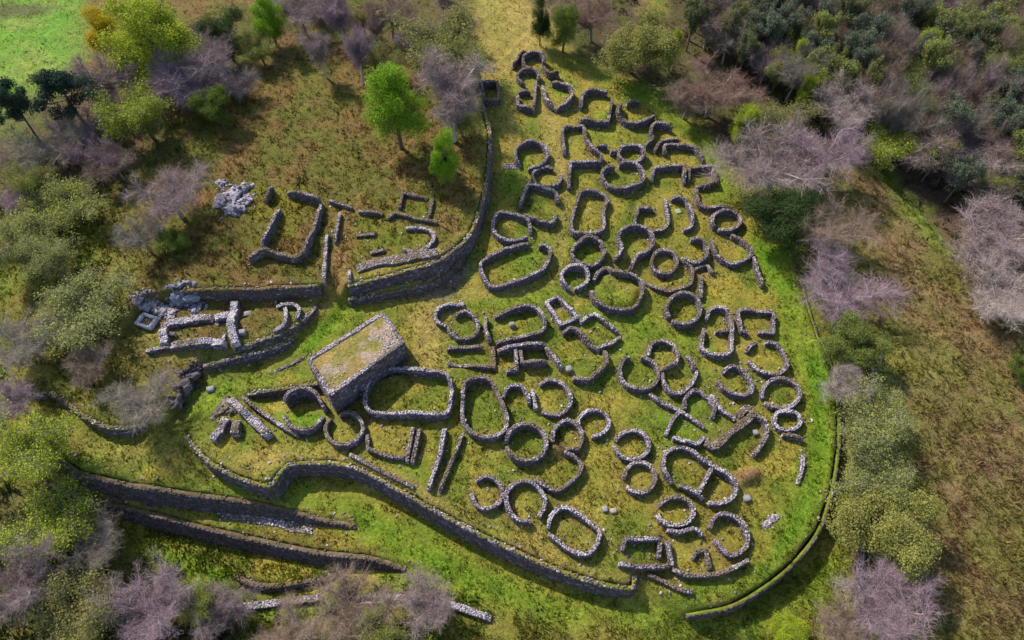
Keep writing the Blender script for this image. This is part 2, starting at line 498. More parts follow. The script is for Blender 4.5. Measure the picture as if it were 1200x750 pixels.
class Stones:
    """collects roughly squared stones, eight jittered corners each"""
    def __init__(self):
        self.v, self.c = [], []

    def add(self, ctr, tan, half, col, yaw=0.25, tilt=0.12):
        n = len(ctr)
        if n == 0:
            return
        ang = np.arctan2(tan[:, 1], tan[:, 0]) + RNG.normal(0, yaw, n)
        ca, sa = np.cos(ang), np.sin(ang)
        sg = np.array([[x, y, z] for z in (-1, 1) for (x, y) in ((-1, -1), (1, -1), (1, 1), (-1, 1))], float)
        loc = sg[None] * half[:, None, :] * RNG.uniform(0.86, 1.06, (n, 8, 3))
        loc[:, :, 2] += loc[:, :, 0] * RNG.normal(0, tilt, n)[:, None] + loc[:, :, 1] * RNG.normal(0, tilt, n)[:, None]
        w = np.empty_like(loc)
        w[:, :, 0] = loc[:, :, 0] * ca[:, None] - loc[:, :, 1] * sa[:, None]
        w[:, :, 1] = loc[:, :, 0] * sa[:, None] + loc[:, :, 1] * ca[:, None]
        w[:, :, 2] = loc[:, :, 2]
        self.v.append((w + ctr[:, None, :]).reshape(-1, 3))
        self.c.append(np.repeat(col, 8, axis=0))

    def mesh(self, name, origin, mat):
        v, c = np.vstack(self.v) - origin, np.vstack(self.c)
        n = len(v) // 8
        f = np.array([[4, 5, 6, 7], [0, 1, 5, 4], [1, 2, 6, 5], [2, 3, 7, 6], [3, 0, 4, 7]])
        return mesh_np(name, v, (f[None] + 8 * np.arange(n)[:, None, None]).reshape(-1, 4), mat, c)


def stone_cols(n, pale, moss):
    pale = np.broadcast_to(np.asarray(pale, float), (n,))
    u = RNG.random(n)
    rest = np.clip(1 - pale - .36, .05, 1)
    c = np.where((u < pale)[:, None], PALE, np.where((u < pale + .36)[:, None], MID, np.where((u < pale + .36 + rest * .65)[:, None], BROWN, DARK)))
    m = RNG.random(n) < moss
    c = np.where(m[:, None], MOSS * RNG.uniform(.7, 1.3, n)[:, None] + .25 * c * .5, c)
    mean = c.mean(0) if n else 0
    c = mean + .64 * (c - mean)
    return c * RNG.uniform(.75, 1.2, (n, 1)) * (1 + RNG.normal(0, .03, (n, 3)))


def tangents(p, closed):
    if closed:
        t = np.roll(p, -1, 0) - np.roll(p, 1, 0)
    else:
        t = np.gradient(p, axis=0)
    return t / (np.linalg.norm(t, axis=1, keepdims=True) + 1e-9)


def build_wall(parent, path, ztop, zbot, closed=False, thick=0.75, moss=0.15, pale=0.38, batter=(0.04, 0.04), name='wall', face_sides=(1, -1), topstones=1.0, size=1.0, vary=.3, turf=False):
    """path Nx2 (about 0.4 m apart), ztop/zbot per point. wall = rubble fill, with its facing stones as sub-part"""
    origin = np.array(parent.location)
    p = np.asarray(path, float)
    WALL_PTS.append(p)
    n = len(p)
    sd0 = int(RNG.integers(1, 900))
    wth = thick * (1 + vary * vnoise(p[:, 0], p[:, 1], 2.0, sd0, 2))      # uneven width
    t = tangents(p, closed)
    nr = np.stack([-t[:, 1], t[:, 0]], 1)
    # fill: 6-point section
    ins = 0.09
    hh = ztop - zbot
    prof = [(-1, zbot), (-1, zbot + hh * .5), (-.93, ztop - .10), (.93, ztop - .10), (1, zbot + hh * .5), (1, zbot)]
    rows = []
    for sgn, zz in prof:
        b = batter[0] if sgn > 0 else batter[1]
        off = sgn * (wth / 2 - ins) + np.sign(sgn) * b * (ztop - zz)
        rows.append(np.column_stack([p + nr * np.asarray(off).reshape(-1, 1), zz + RNG.normal(0, .03, n)]))
    V = np.stack(rows, 1)
    K = len(prof)
    ii = np.arange(n if closed else n - 1)
    jj = (ii + 1) % n
    F = []
    for k in range(K - 1):
        F.append(np.stack([ii * K + k, jj * K + k, jj * K + k + 1, ii * K + k + 1], 1))
    if not closed:
        for base, rev in ((0, False), ((n - 1) * K, True)):
            for q in ([0, 1, 4, 5], [1, 2, 3, 4]):
                q = [base + x for x in q]
                F.append(np.array([q[::-1] if rev else q]))
    mc = np.clip(moss + .2, 0, .9)
    core_c = (np.array([.15, .12, .125]) * (1 - mc) + MOSS * mc)
    cc = np.tile(core_c, (n * K, 1)) * RNG.uniform(.75, 1.25, (n * K, 1))
    if turf:                                   # the sod runs out to the edge of the wall
        gc = ground_col(p[:, 0], p[:, 1])
        cc = cc.reshape(n, K, 3)
        cc[:, 2:4] = gc[:, None, :]
        cc = cc.reshape(-1, 3)
    wall = link(name, mesh_np(name, V.reshape(-1, 3) - origin, np.vstack(F), M_CORE, cc), parent)
    # stones
    S = Stones()
    pp = np.vstack([p, p[:1]]) if closed else p
    zt = np.append(ztop, ztop[0]) if closed else ztop
    zb = np.append(zbot, zbot[0]) if closed else zbot
    tt = np.vstack([t, t[:1]]) if closed else t
    wt = np.append(wth, wth[0]) if closed else wth
    seg = np.hypot(*np.diff(pp, axis=0).T)
    s = np.concatenate([[0], np.cumsum(seg)])
    Ltot = s[-1]

    def at(q):
        P = np.stack([np.interp(q, s, pp[:, 0]), np.interp(q, s, pp[:, 1])], 1)
        T = np.stack([np.interp(q, s, tt[:, 0]), np.interp(q, s, tt[:, 1])], 1)
        T /= np.linalg.norm(T, axis=1, keepdims=True) + 1e-9
        return P, T, np.interp(q, s, zt), np.interp(q, s, zb)
    def wear(P):
        """stretches of moss and earth alternate with clean pale stone"""
        a = vnoise(P[:, 0], P[:, 1], 3.4, sd0 + 1, 2)
        b = vnoise(P[:, 0], P[:, 1], 1.7, sd0 + 2, 2)
        return np.clip(moss + 1.5 * np.clip(a - .02, 0, 1) + .2 * b, 0, .93), np.clip(pale * (1 - 2.2 * np.clip(a, -.45, .6)) * (1 + .5 * b), .03, .85)
    hmax = float(np.max(ztop - zbot))
    ch = (0.21 if hmax < 2.3 else 0.28) * size
    for side in face_sides:
        b = batter[0] if side > 0 else batter[1]
        for k in range(int(hmax / ch) + 1):
            step = (0.42 if hmax < 2.3 else 0.55) * size
            m = max(1, int(Ltot / step))
            q = (np.arange(m) + .5 + RNG.uniform(-.3, .3, m)) * Ltot / m
            P, T, a, z0 = at(q)
            z = z0 + (k + .5) * ch
            keep = z + ch * .3 < a
            q, P, T, a, z = q[keep], P[keep], T[keep], a[keep], z[keep]
            Nn = np.stack([-T[:, 1], T[:, 0]], 1)
            m = len(q)
            off = side * (np.interp(q, s, wt) / 2 - .12 + b * (a - z) + RNG.normal(0, .008, m))
            ctr = np.column_stack([P + Nn * off[:, None], z + RNG.normal(0, .02, m)])
            half = np.column_stack([RNG.uniform(.46, .58, m) * step, RNG.uniform(.125, .14, m), RNG.uniform(.48, .55, m) * ch])
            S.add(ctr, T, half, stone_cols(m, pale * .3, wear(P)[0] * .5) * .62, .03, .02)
    rowsn = max(3, int(round(thick / .155)))
    for r in range(rowsn):
        m = int(Ltot / .25 * topstones / size)
        q = RNG.uniform(0, Ltot, m) if topstones < .9 else (np.arange(m) + RNG.uniform(0, 1, m)) * Ltot / m
        P, T, a, z0 = at(q)
        Nn = np.stack([-T[:, 1], T[:, 0]], 1)
        tq = np.interp(q, s, wt)
        off = (r + .5) / rowsn * tq - tq / 2 + RNG.normal(0, .04, m)
        ctr = np.column_stack([P + Nn * off[:, None] * .92, a - .06 + RNG.normal(0, .022, m)])
        half = np.column_stack([RNG.uniform(.08, .19, m), RNG.uniform(.06, .11, m), RNG.uniform(.07, .09, m)]) * size
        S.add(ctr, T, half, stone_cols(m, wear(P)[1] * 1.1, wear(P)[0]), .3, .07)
    if not closed:
        for e, q0 in ((0, .06), (1, Ltot - .06)):
            P, T, a, z0 = at(np.array([q0]))
            Nn = np.array([-T[0, 1], T[0, 0]])
            for k in range(int((a[0] - z0[0]) / ch)):
                m = max(2, int(thick / .35))
                off = ((np.arange(m) + .5) / m - .5) * (thick - .1)
                ctr = np.column_stack([P[0] + Nn * off[:, None], np.full(m, z0[0] + (k + .5) * ch)])
                half = np.column_stack([np.full(m, .14), np.full(m, thick / m * .46), np.full(m, ch * .47)])
                S.add(ctr, np.tile(T, (m, 1)), half, stone_cols(m, pale, moss * .6), .05, .05)
    link('facing_stones', S.mesh('facing_stones', origin, M_STONE), wall, 'stuff')
    return wall


# path shapes, traced along the middle of the wall tops
def R(cx, cy, rx, ry, gaps=(), rot=0.0):
    """ellipse; gaps = (from, to) degrees, 0 = right, 90 = towards the bottom of the picture"""
    if not gaps:
        a = np.radians(np.arange(0, 360, 10))
        return [(_ell(cx, cy, rx, ry, rot, a), True)]
    g = [(a - 5, b + 5) for a, b in sorted(gaps)]
    out = []
    for k in range(len(g)):
        a0, a1 = g[k][1], g[(k + 1) % len(g)][0] + (360 if k == len(g) - 1 else 0)
        a = np.radians(np.linspace(a0, a1, max(3, int((a1 - a0) / 10))))
        out.append((_ell(cx, cy, rx, ry, rot, a), False))
    return out


def _ell(cx, cy, rx, ry, rot, a):
    r = math.radians(rot)
    x, y = rx * np.cos(a), ry * np.sin(a)
    return np.stack([cx + x * math.cos(r) - y * math.sin(r), cy + x * math.sin(r) + y * math.cos(r)], 1)


def C(*p):
    return [(catmull(p, False), False)]


def CC(*p):
    return [(catmull(p, True), True)]


def Ln(*p):
    return [(np.array(p, float), False)]


def LC(*p):
    return [(np.array(p, float), True)]


def ruin(name, label, shapes, h=1.2, moss=.2, pale=.25, thick=.52, cat='ruin', group=None, top=1.0, ends=.25, ztop=None, vary=.3):
    """a free-standing ruin: every traced stretch of wall becomes a part"""
    worlds = []
    h *= .9
    for pts, closed in sum(shapes, []):
        x, y = on_ground(pts[:, 0], pts[:, 1], h) if ztop is None else unproj(pts[:, 0], pts[:, 1], ztop)
        worlds.append((resample(np.stack([x, y], 1), .4, closed), closed))
    allp = np.vstack([w[0] for w in worlds])
    c = allp.mean(0)
    root = thing(name, label, cat, (c[0], c[1], float(ground(c[0], c[1]))), group)
    for w, closed in worlds:
        g = ground(w[:, 0], w[:, 1])
        if ztop is not None:
            g = np.minimum(g, ztop - h)
        if len(w) > 6:
            k = np.ones(5) / 5
            gp = np.concatenate([g[-2:], g, g[:2]]) if closed else np.pad(g, 2, mode='edge')
            gs = np.convolve(gp, k, 'valid')
        else:
            gs = g
        sd = RNG.integers(1, 999)
        zt = gs + h * (1 + .30 * vnoise(w[:, 0], w[:, 1], 1.8, int(sd), 2))
        if ztop is not None:                      # level top, whatever the ground does below
            zt = ztop + .12 * vnoise(w[:, 0], w[:, 1], 1.5, int(sd), 2)
        if not closed and ends > 0:
            s = np.concatenate([[0], np.cumsum(np.hypot(*np.diff(w, axis=0).T))])
            d = np.minimum(s, s[-1] - s)
            zt -= h * ends * np.clip(1 - d / .9, 0, 1)
        build_wall(root, w, zt, np.minimum(g, gs) - .25, closed, thick, moss, pale, topstones=top, vary=vary)
    return root


def scarp_wall(name, label, key, i0=0, i1=None, parapet=.15, thick=.75, moss=.2, pale=.3, batter=.10, cat='wall', skip_below=.5, top=.35, turf=True):
    """retaining wall along a step of the terrain"""
    s = SCARPS[key]
    P = np.column_stack([s['P'], s['h']])[i0:i1]
    P = resample(catmull(P, False, 6) if len(P) > 2 else P, .45)
    P = P[P[:, 2] >= skip_below]
    xy = P[:, :2]
    t = tangents(xy, False)
    nr = np.stack([-t[:, 1], t[:, 0]], 1)
    out = s['side'] if s['mode'] == 'low' else -s['side']          # +1: the open (low) side is on the left
    low, high = xy + nr * out * .9, xy - nr * out * 1.3
    zl, zh = ground(*low.T), ground(*high.T)
    k = np.ones(5) / 5
    zh = np.convolve(np.pad(zh, 2, mode='edge'), k, 'valid')
    ctr = xy - nr * out * (thick / 2 - .05)
    zt = zh + parapet * .4 + .07 * vnoise(xy[:, 0], xy[:, 1], 1.3, 77, 2)
    root = thing(name, label, cat, (*ctr.mean(0), float(zl.mean())))
    build_wall(root, ctr, zt, np.minimum(zl, zh) - .3, False, thick, moss, pale, batter=(batter, .0) if out > 0 else (.0, batter), face_sides=(out,), topstones=top, vary=.1, turf=turf)
    return root
# ------------------------------------------------------------------ the houses of the village, from the far tip to the near edge
GH = 'stone house ruins of the hillfort village'


def house(name, label, *shapes, **k):
    ruin(name, label, list(shapes), group=GH, **k)


RND, OVL, REC, WAL = 'round_house_ruin', 'oval_house_ruin', 'rectangular_house_ruin', 'masonry_ruin'
house(RND, 'topmost round stone house ruin at the far tip of the village', R(625.5, 69, 12.5, 10, [(25, 80)]), C((602, 73), (608, 64), (616, 58)), C((637, 75), (642, 82), (649, 84), (654, 81)), h=2.07, moss=.4)
house(RND, 'small round ruin touching the underside of the topmost round house', R(619, 88, 12.5, 8, [(30, 105)]), h=1.59, moss=.3)
house(REC, 'small square ruin left of the far narrow passage, near the wood tip', Ln((608, 106), (621, 105)), Ln((607, 110), (607, 121), (610, 123.5), (626, 127)), Ln((628, 93), (627, 110), (626, 125)), h=1.59, moss=.3)
house(OVL, 'egg-shaped ruin with bright green floor near the far tip', C((636, 98), (638, 108), (641, 116), (648, 122)), C((653, 124), (660, 122.5), (668, 116), (671, 106), (664, 98), (648, 94)), h=1.83, moss=.3)
house(REC, 'squarish ruin open on its left, right of the bright green egg-shaped one', C((681, 122), (683, 110), (692, 104), (712, 106)), Ln((718, 114), (713, 141), (698, 141), (681, 138)), h=1.83, moss=.25)
house(RND, 'half-ring ruin with mossy left end, right of the far squarish house', C((728, 120), (724, 128), (730, 138), (742, 143), (756, 141), (767, 133)), C((735, 120), (742, 118), (750, 117)), h=1.71, moss=.5)
house(WAL, 'hook-shaped wall below the mossy half-ring, beside the grass slope', C((788, 148), (776, 143), (766, 145), (763, 154), (765, 161), (757, 168)), h=1.71, moss=.4)
house(WAL, 'short bent wall stub above the arched wall by the upper right edge', C((768, 174), (776, 165), (796, 161)), h=1.46, moss=.3)
house(WAL, 'arched wall trailing down the slope by the upper right edge', C((780, 177), (779, 170), (790, 168), (810, 170), (818, 176), (826, 186)), h=1.59, moss=.45)
house(REC, 'three-sided rectangular ruin open to the bottom, left of its walled neighbour', Ln((765, 208), (766, 197), (770, 195), (802, 193), (803, 210)), h=1.71)
house(REC, 'four-sided small rectangular ruin at the upper right edge', Ln((808, 208), (808, 196), (836, 194), (840, 212), (818, 217)), h=1.46, moss=.3)
house(WAL, 'L-shaped wall running to the ring below the dark evergreen', C((817, 220), (818, 234), (823, 241), (836, 242), (856, 241)), h=1.34, moss=.35)
house(RND, 'round ruin just left of the big dark evergreen tree', R(852, 257, 17, 11.5, [(128, 140)]), h=1.59)
house(OVL, 'rounded ruin below the ring beside the dark evergreen, with trailing stone line', C((835, 278), (838, 294), (848, 304), (860, 308), (876, 302), (882, 294), (874, 284), (858, 274)), C((884, 300), (888, 316), (895, 332)), h=1.46, moss=.4)
house(RND, 'round ruin left of the worn path with small paved patch at its door', R(623, 180, 19, 15, [(105, 140)]), h=1.71)
house(RND, 'low round ruin tucked under the one with the paved patch', R(641, 206, 17, 12, [(300, 335)]), h=1.59, moss=.4)
house(REC, 'squarish ruin with small hearth ring inside, left of the worn path', C((610, 239), (613, 230), (617, 219), (620, 215), (634, 218), (650, 224), (654, 234)), C((614, 248), (628, 256), (648, 259), (652, 248)), h=1.71, moss=.3)
house(RND, 'oval ruin near the curve of the citadel wall, above the kidney-shaped house', C((622, 270), (620, 259), (610, 253), (594, 248), (583, 250), (578, 260), (579, 270), (588, 278), (602, 281), (618, 276)), h=1.5, moss=.25)
house(OVL, 'large kidney-shaped house ruin at the foot of the citadel wall', C((620, 283), (598, 289), (572, 301), (563, 310), (568, 326), (578, 335), (600, 331), (630, 319), (642, 307), (645, 293), (640, 287), (632, 286)), h=1.6)
house(REC, 'tall rounded-rectangle ruin right of the worn path', CC((678, 230), (670, 258), (671, 270), (680, 273.5), (706, 268), (708, 246), (712, 232), (704, 225), (688, 222), (680, 225)), h=1.46, pale=.45)
house(REC, 'upright U-shaped ruin open below, right of the worn path junction', Ln((662, 178), (659, 154), (662, 148), (684, 146), (687, 160), (694, 172), (705, 180), (706, 187)), Ln((700, 169), (712, 169)), h=1.46)
house(WAL, 'corner of thick wall below the upright U-shaped ruin', Ln((667, 216), (668, 192), (672, 189), (704, 188)), h=1.83)
house(RND, 'upper ring of the figure-eight pair in the far village', R(740, 179, 15, 10), Ln((716, 176), (724, 176)), h=1.46)
house(RND, 'lower ring of the figure-eight pair in the far village', C((720, 194), (708, 198), (706, 206), (716, 217), (732, 219), (752, 212), (755, 204), (748, 192), (736, 188), (726, 191)), h=1.71)
house(REC, 'small angular ruin above the keyhole-shaped house', Ln((744, 260), (748, 243), (766, 243)), Ln((780, 232), (782, 248), (784, 260), (778, 268), (766, 269)), h=1.34, moss=.45)
house(REC, 'curved lean-to ruin beside the small angular one, pale hearth inside', C((788, 230), (800, 231), (808, 240), (812, 256), (810, 265), (802, 267)), h=1.46)
house(RND, 'keyhole-shaped round house ruin with two walls flanking its doorway', C((722, 301), (729, 290), (725, 276), (732, 266), (748, 263), (762, 270), (766, 282), (760, 292), (747, 298), (740, 312)), h=1.95)
house(RND, 'small complete ring right of the keyhole-shaped house', R(779, 306, 15, 14), h=1.34)
house(RND, 'ring open on its left, above the long bent wall', C((811, 278), (824, 280), (829, 290), (828, 300), (816, 307), (800, 300)), h=1.59, moss=.3)
house(WAL, 'long bent mossy wall curling round below the small complete ring', C((798, 302), (810, 312), (812, 322), (808, 333), (788, 340), (772, 337), (757, 330)), C((816, 314), (828, 310), (836, 318)), Ln((822, 322), (822, 348)), h=1.10, moss=.6)
house(RND, 'bowl-shaped round ruin with green floor right of the worn path', C((671, 292), (678, 283), (690, 277), (702, 280), (709, 292), (706, 302), (696, 309), (684, 309), (674, 303), (670, 296)), h=1.95)
house(RND, 'small ring with a slot in its front wall beside the worn path', R(674, 323, 16, 13, [(96, 108)]), h=1.71, pale=.5)
house(OVL, 'bulging trapezoid ruin right of the slotted small ring', C((693, 340), (698, 350), (708, 357), (726, 362), (742, 360), (752, 346), (753, 332), (744, 322), (728, 318), (718, 315), (710, 312), (702, 317), (697, 325)), h=1.83, moss=.3)
house(RND, 'deep complete ring left of the tall divided house', R(802, 361, 19.5, 18.5, [(138, 150)]), h=1.6)
house(OVL, 'tall house divided by a cross wall into two rooms', C((829, 372), (832, 362), (842, 359), (852, 363), (857, 374), (858, 390), (857, 411), (848, 415.5), (832, 413), (823, 406), (824, 396), (826, 383)), Ln((840, 386), (855, 386)), h=1.5, pale=.5)
house(REC, 'square ruin open at the bottom, at the right edge of the village', Ln((878, 389), (869, 387), (865, 366), (869, 362), (907, 366), (907, 390), (890, 388)), h=1.2)
house(RND, 'ring with a broken top, just below the right-edge square ruin', C((886, 401), (880, 404), (876, 410)), C((898, 400), (910, 402), (920, 414), (923, 426), (916, 436), (902, 438), (888, 432), (879, 422)), h=1.2)
house(RND, 'pale complete ring at the right edge of the village', R(916, 460, 22, 17.5, [(150, 160)]), h=1.2, pale=.55)
house(RND, 'small pale loop attached below the right-edge complete ring', CC((909, 486), (909, 497), (917, 503), (932, 502), (939, 494), (936, 485), (928, 482), (916, 482)), Ln((918, 508), (930, 510), (942, 514)), h=1.1, pale=.6)
house(WAL, 'lone low line of stones near the right rampart', C((942, 532), (940, 552), (935, 566)), h=.6, pale=.5, moss=.3)
house(RND, 'oblique ring with an opening at its upper left, mid right', C((848, 434), (860, 428), (874, 436), (882, 450), (880, 460), (868, 463), (850, 456), (842, 446)), h=1.3)
house(RND, 'large ring with gateway at its top, left of the clustered pair', C((738, 417), (729, 424), (727, 438), (734, 450), (750, 456), (764, 452), (772, 442), (770, 430), (762, 421), (752, 418)), h=1.3)
house(RND, 'small ring perched on top of the clustered pair, mid village', C((761, 414), (763, 403), (776, 399), (788, 404), (795, 414), (794, 422)), C((794, 424), (785, 427), (776, 432)), h=1.3, pale=.5, moss=.25)
house(RND, 'bowl-shaped ring below the small ring of the clustered pair', C((777, 436), (778, 447), (786, 458), (798, 460), (810, 450), (818, 434)), C((806, 416), (812, 424), (814, 432)), h=1.3)
house(WAL, 'long oblique wall running down right between the ring clusters', C((761, 460), (772, 469), (790, 478), (808, 488), (826, 500)), h=1.0)
house(RND, 'arched ring standing over the long oblique wall', C((803, 478), (804, 465), (816, 457), (828, 464), (838, 476), (836, 488)), h=1.2)
house(WAL, 'doubled oblique wall right of the arched ring', Ln((834, 462), (844, 478), (862, 490)), Ln((830, 466), (840, 480)), h=1.1)
house(REC, 'small cornered room below the long oblique wall', Ln((781, 508), (788, 492), (796, 482)), Ln((790, 511), (800, 516), (818, 520), (826, 511)), h=1.2, pale=.5)
house(WAL, 'grass-topped earth and stone bank bending through the right of the village', C((866, 486), (876, 478), (882, 486), (862, 502), (848, 514), (838, 522), (828, 517)), h=1.3, moss=.75, pale=.15, thick=1.0, vary=.5)
house(WAL, 'curved outer wall of the yard behind the earth bank, right side', C((882, 483), (896, 494), (899, 508), (892, 522), (884, 532)), h=1.3, moss=.4)
house(OVL, 'large D-shaped ruin split by an oblique cross wall', C((789, 565), (779, 550), (780, 532), (792, 524), (808, 526), (824, 538), (840, 548), (856, 558), (864, 570), (858, 584), (844, 589), (832, 588)), Ln((798, 567), (818, 578), (824, 584)), Ln((834, 549), (820, 576)), h=1.5)
house(RND, 'ring with a door on its left, upper of the touching pair mid bottom', R(741, 521, 20, 17, [(178, 196)]), h=1.2)
house(RND, 'ring with a door on its left, lower of the touching pair mid bottom', R(750, 559, 18, 18, [(150, 176)]), h=1.2, pale=.5)
house(RND, 'ring with a door on its left, above the ladder-like rectangular ruin', R(792, 599, 21, 17, [(176, 202)]), C((783, 620), (796, 623), (814, 619), (824, 626)), h=1.2, pale=.45)
house(RND, 'horseshoe-shaped ring at the lower right corner of the village', C((833, 618), (838, 606), (850, 602), (866, 608), (876, 622), (876, 638), (864, 649), (852, 648), (838, 632)), h=1.2)
house(REC, 'ladder-like rectangular ruin at the bottom edge of the village', Ln((730, 643), (733, 631), (774, 631)), Ln((774, 634), (773, 652)), Ln((783, 634), (788, 662)), Ln((726, 660), (750, 664.5), (785, 663)), h=1.3)
house(WAL, 'long curved wall below the horseshoe ring at the bottom edge', C((789, 667), (808, 674), (836, 673), (854, 668), (878, 656)), h=1.2, moss=.3)
house(WAL, 'small hooked wall with stone lattice above it, bottom right', Ln((812, 654), (818, 645), (828, 644), (832, 666)), h=.8, pale=.5)
house(WAL, 'short oblique wall ending below the ladder-like ruin', C((760, 673), (780, 682), (796, 690), (812, 694)), h=.8)
house(OVL, 'long upright oval ruin right of the big rectangle beside the bastion', CC((550, 445), (544, 452), (542, 470), (542, 488), (550, 503), (566, 510.5), (580, 510), (592, 503), (594, 488), (588, 470), (581, 454), (574, 444), (564, 441)), h=1.9, pale=.45)
house(WAL, 'arched wall leaning on the right of the long upright oval', C((590, 464), (596, 453), (610, 452), (618, 462), (621, 472)), h=1.3)
house(WAL, 'short straight wall stub between the arched wall and a broken ring', Ln((624, 456), (628, 478)), h=1.2, pale=.5)
house(RND, 'broken ring open on its left, below the trapezoid court', C((633, 449), (644, 444), (658, 448), (668, 460), (668, 474), (658, 484), (646, 485), (636, 481)), h=1.3)
house(RND, 'biggest round house ruin in the lower middle, with tall front wall', R(617, 518, 23.5, 21.5, [(172, 184)]), h=1.8)
house(RND, 'ring right of the biggest round house, sharing its wall', C((648, 515), (650, 502), (662, 492), (674, 495), (682, 506), (681, 518), (676, 526), (664, 525)), h=1.4)
house(RND, 'small ring up right of the biggest round house', R(696, 495, 18, 15, [(100, 128)]), h=1.2, pale=.45)
house(OVL, 'wide open arc ruin below the biggest round house', C((628, 561), (642, 570), (654, 574), (670, 564), (681, 550), (678, 538), (662, 529)), h=1.3)
house(RND, 'leftmost ring near the lower rampart, open on its left', C((558, 563), (570, 558), (582, 563), (589, 576), (586, 588), (570, 596), (558, 591), (552, 577)), h=1.2)
house(RND, 'horseshoe ring open to lower right, second from left near the lower rampart', C((622, 610), (608, 609), (597, 598), (593, 580), (600, 568), (614, 563), (628, 568), (638, 582), (638, 594), (632, 604)), h=1.4)
house(OVL, 'slanting oval ruin nearest the lower rampart', C((643, 617), (646, 604), (658, 594), (674, 599), (694, 614), (703, 624), (698, 640), (686, 649), (670, 645), (652, 632), (643, 625)), h=1.4, pale=.45)
house(RND, 'spiral-shaped double ring right of the bastion', C((539, 357), (522, 357), (511, 366), (512, 376), (522, 381)), C((533, 369), (546, 364), (558, 374), (560, 386), (552, 395), (540, 396), (528, 390), (524, 380)), h=1.2, pale=.45)
house(REC, 'broad rounded ruin with a pale block inside, right of the spiral ring', C((570, 370), (569, 382), (574, 398)), C((580, 369), (602, 361), (622, 358), (634, 366), (639, 380), (632, 389), (610, 394), (582, 400)), h=1.5, moss=.3)
house(REC, 'long low rectangular room open at its left end, below the spiral ring', Ln((524, 408), (564, 405)), Ln((525, 420), (526, 427), (576, 429)), Ln((578, 405), (579, 430)), h=1.1, moss=.55)
house(REC, 'row of deep square rooms with tall front wall, mid village', Ln((584, 409), (606, 404), (640, 402)), Ln((604, 408), (606, 428)), Ln((610, 408), (612, 424), (642, 422)), Ln((594, 432), (607, 430)), Ln((640, 406), (650, 416), (658, 428)), h=1.9, moss=.3)
house(REC, 'pale narrow tilted rectangle of walls, mid village', LC((640, 354), (654, 347), (677, 371), (657, 380)), h=1.2, pale=.7, moss=.05)
house(WAL, 'straight pale wall slanting right of the narrow tilted rectangle', Ln((696, 366), (710, 376), (724, 387)), Ln((681, 376), (694, 367)), Ln((728, 393), (716, 402), (700, 407)), h=1.2, pale=.5)
house(REC, 'trapezoid walled court with pointed front, mid village', C((660, 388), (670, 383), (680, 389), (692, 402), (702, 409)), Ln((709, 410), (712, 424), (690, 445), (672, 442)), h=1.6)
house(REC, 'largest rectangular house with rounded corners beside the bastion', CC((428, 458), (428, 474), (434, 481), (444, 483), (468, 483), (492, 484), (514, 485), (525, 480), (529, 464), (528, 448), (520, 436), (490, 433), (452, 431), (440, 437), (431, 449)), h=2.1, pale=.5)
house(RND, 'ring below the near corner of the bastion', C((398, 485), (412, 483), (423, 493), (424, 506), (414, 518), (398, 521), (385, 513), (381, 500), (387, 490)), h=1.5)
house(RND, 'deep round house at the left of the bastion corner', C((332, 466), (340, 458), (356, 454), (370, 460), (379, 476)), C((378, 487), (370, 498), (356, 503), (340, 498), (331, 485)), h=2.2, ztop=.1, vary=.15)
house(WAL, 'thin wall of the narrow stepped passage left of the deep round house', C((284, 464), (302, 480), (328, 497), (348, 509)), h=1.2, pale=.5)
house(WAL, 'thick rubble wall forking at the gate left of the deep round house', Ln((268, 466), (280, 477), (292, 488), (314, 509)), Ln((264, 490), (256, 503), (248, 514)), Ln((276, 492), (274, 507)), h=1.6, thick=1.2, pale=.45)
house(WAL, 'low straight wall parallel to the lower rampart, below the bastion ring', C((410, 532), (440, 548), (484, 570)), h=.7)
house(REC, 'sunken rectangular room under the largest rectangular house', Ln((430, 508), (431, 525), (452, 533), (474, 536)), Ln((484, 500), (477, 540)), Ln((492, 502), (483, 541)), h=1.2, moss=.4)
house(WAL, 'long straight pale wall below the largest rectangular house', Ln((521, 502), (516, 532), (502, 572)), h=1.3, pale=.55)
house(WAL, 'long straight mossy wall beside the pale one, lower middle', Ln((542, 508), (530, 538), (515, 574)), h=1.0, moss=.5)
house('tower_ruin', 'small square sunken stone tower at the far end of the citadel wall', LC((563, 95), (583, 95), (585, 116), (568, 117)), h=2.0, ztop=2.4, moss=.3, cat='tower', thick=.6, vary=.1)

# ruins of the upper citadel and the bath terrace
house(REC, 'roofless citadel building with tall front wall on the brown hill', Ln((290, 300), (310, 291), (346, 300), (356, 293), (364, 274), (372, 254), (375, 238)), Ln((336, 223), (355, 226), (374, 232)), Ln((326, 242), (306, 287)), Ln((318, 217), (310, 231)), h=1.9, moss=.25)
house(WAL, 'pale edging wall along the left of the citadel steps', Ln((383, 274), (381, 300), (380, 330)), Ln((398, 248), (392, 282)), h=1.0, pale=.5)
house(WAL, 'dark mossy wall across the brown hill above the citadel steps', Ln((386, 234), (412, 242)), Ln((420, 246), (448, 249)), h=1.0, moss=.6, pale=.15)
house(REC, 'small square grass-filled ruin on the citadel slope', Ln((468, 243), (472, 226), (499, 231)), Ln((507, 231), (503, 252)), Ln((454, 255), (464, 249), (486, 255), (512, 260)), h=.8, moss=.65, pale=.15)
house(RND, 'horseshoe-shaped ruin on the citadel terrace', C((476, 266), (492, 266), (505, 270), (508, 280), (498, 291), (484, 295), (472, 290)), h=1.0, pale=.5)
house(WAL, 'rough stony bank between horseshoe ruin and citadel wall', C((418, 314), (440, 307), (470, 303), (512, 294)), h=.8, moss=.55, thick=1.6, pale=.3)
house(WAL, 'small broken wall stubs in grass right of the citadel steps', Ln((418, 275), (438, 273)), Ln((434, 296), (450, 292)), h=.7, moss=.45)
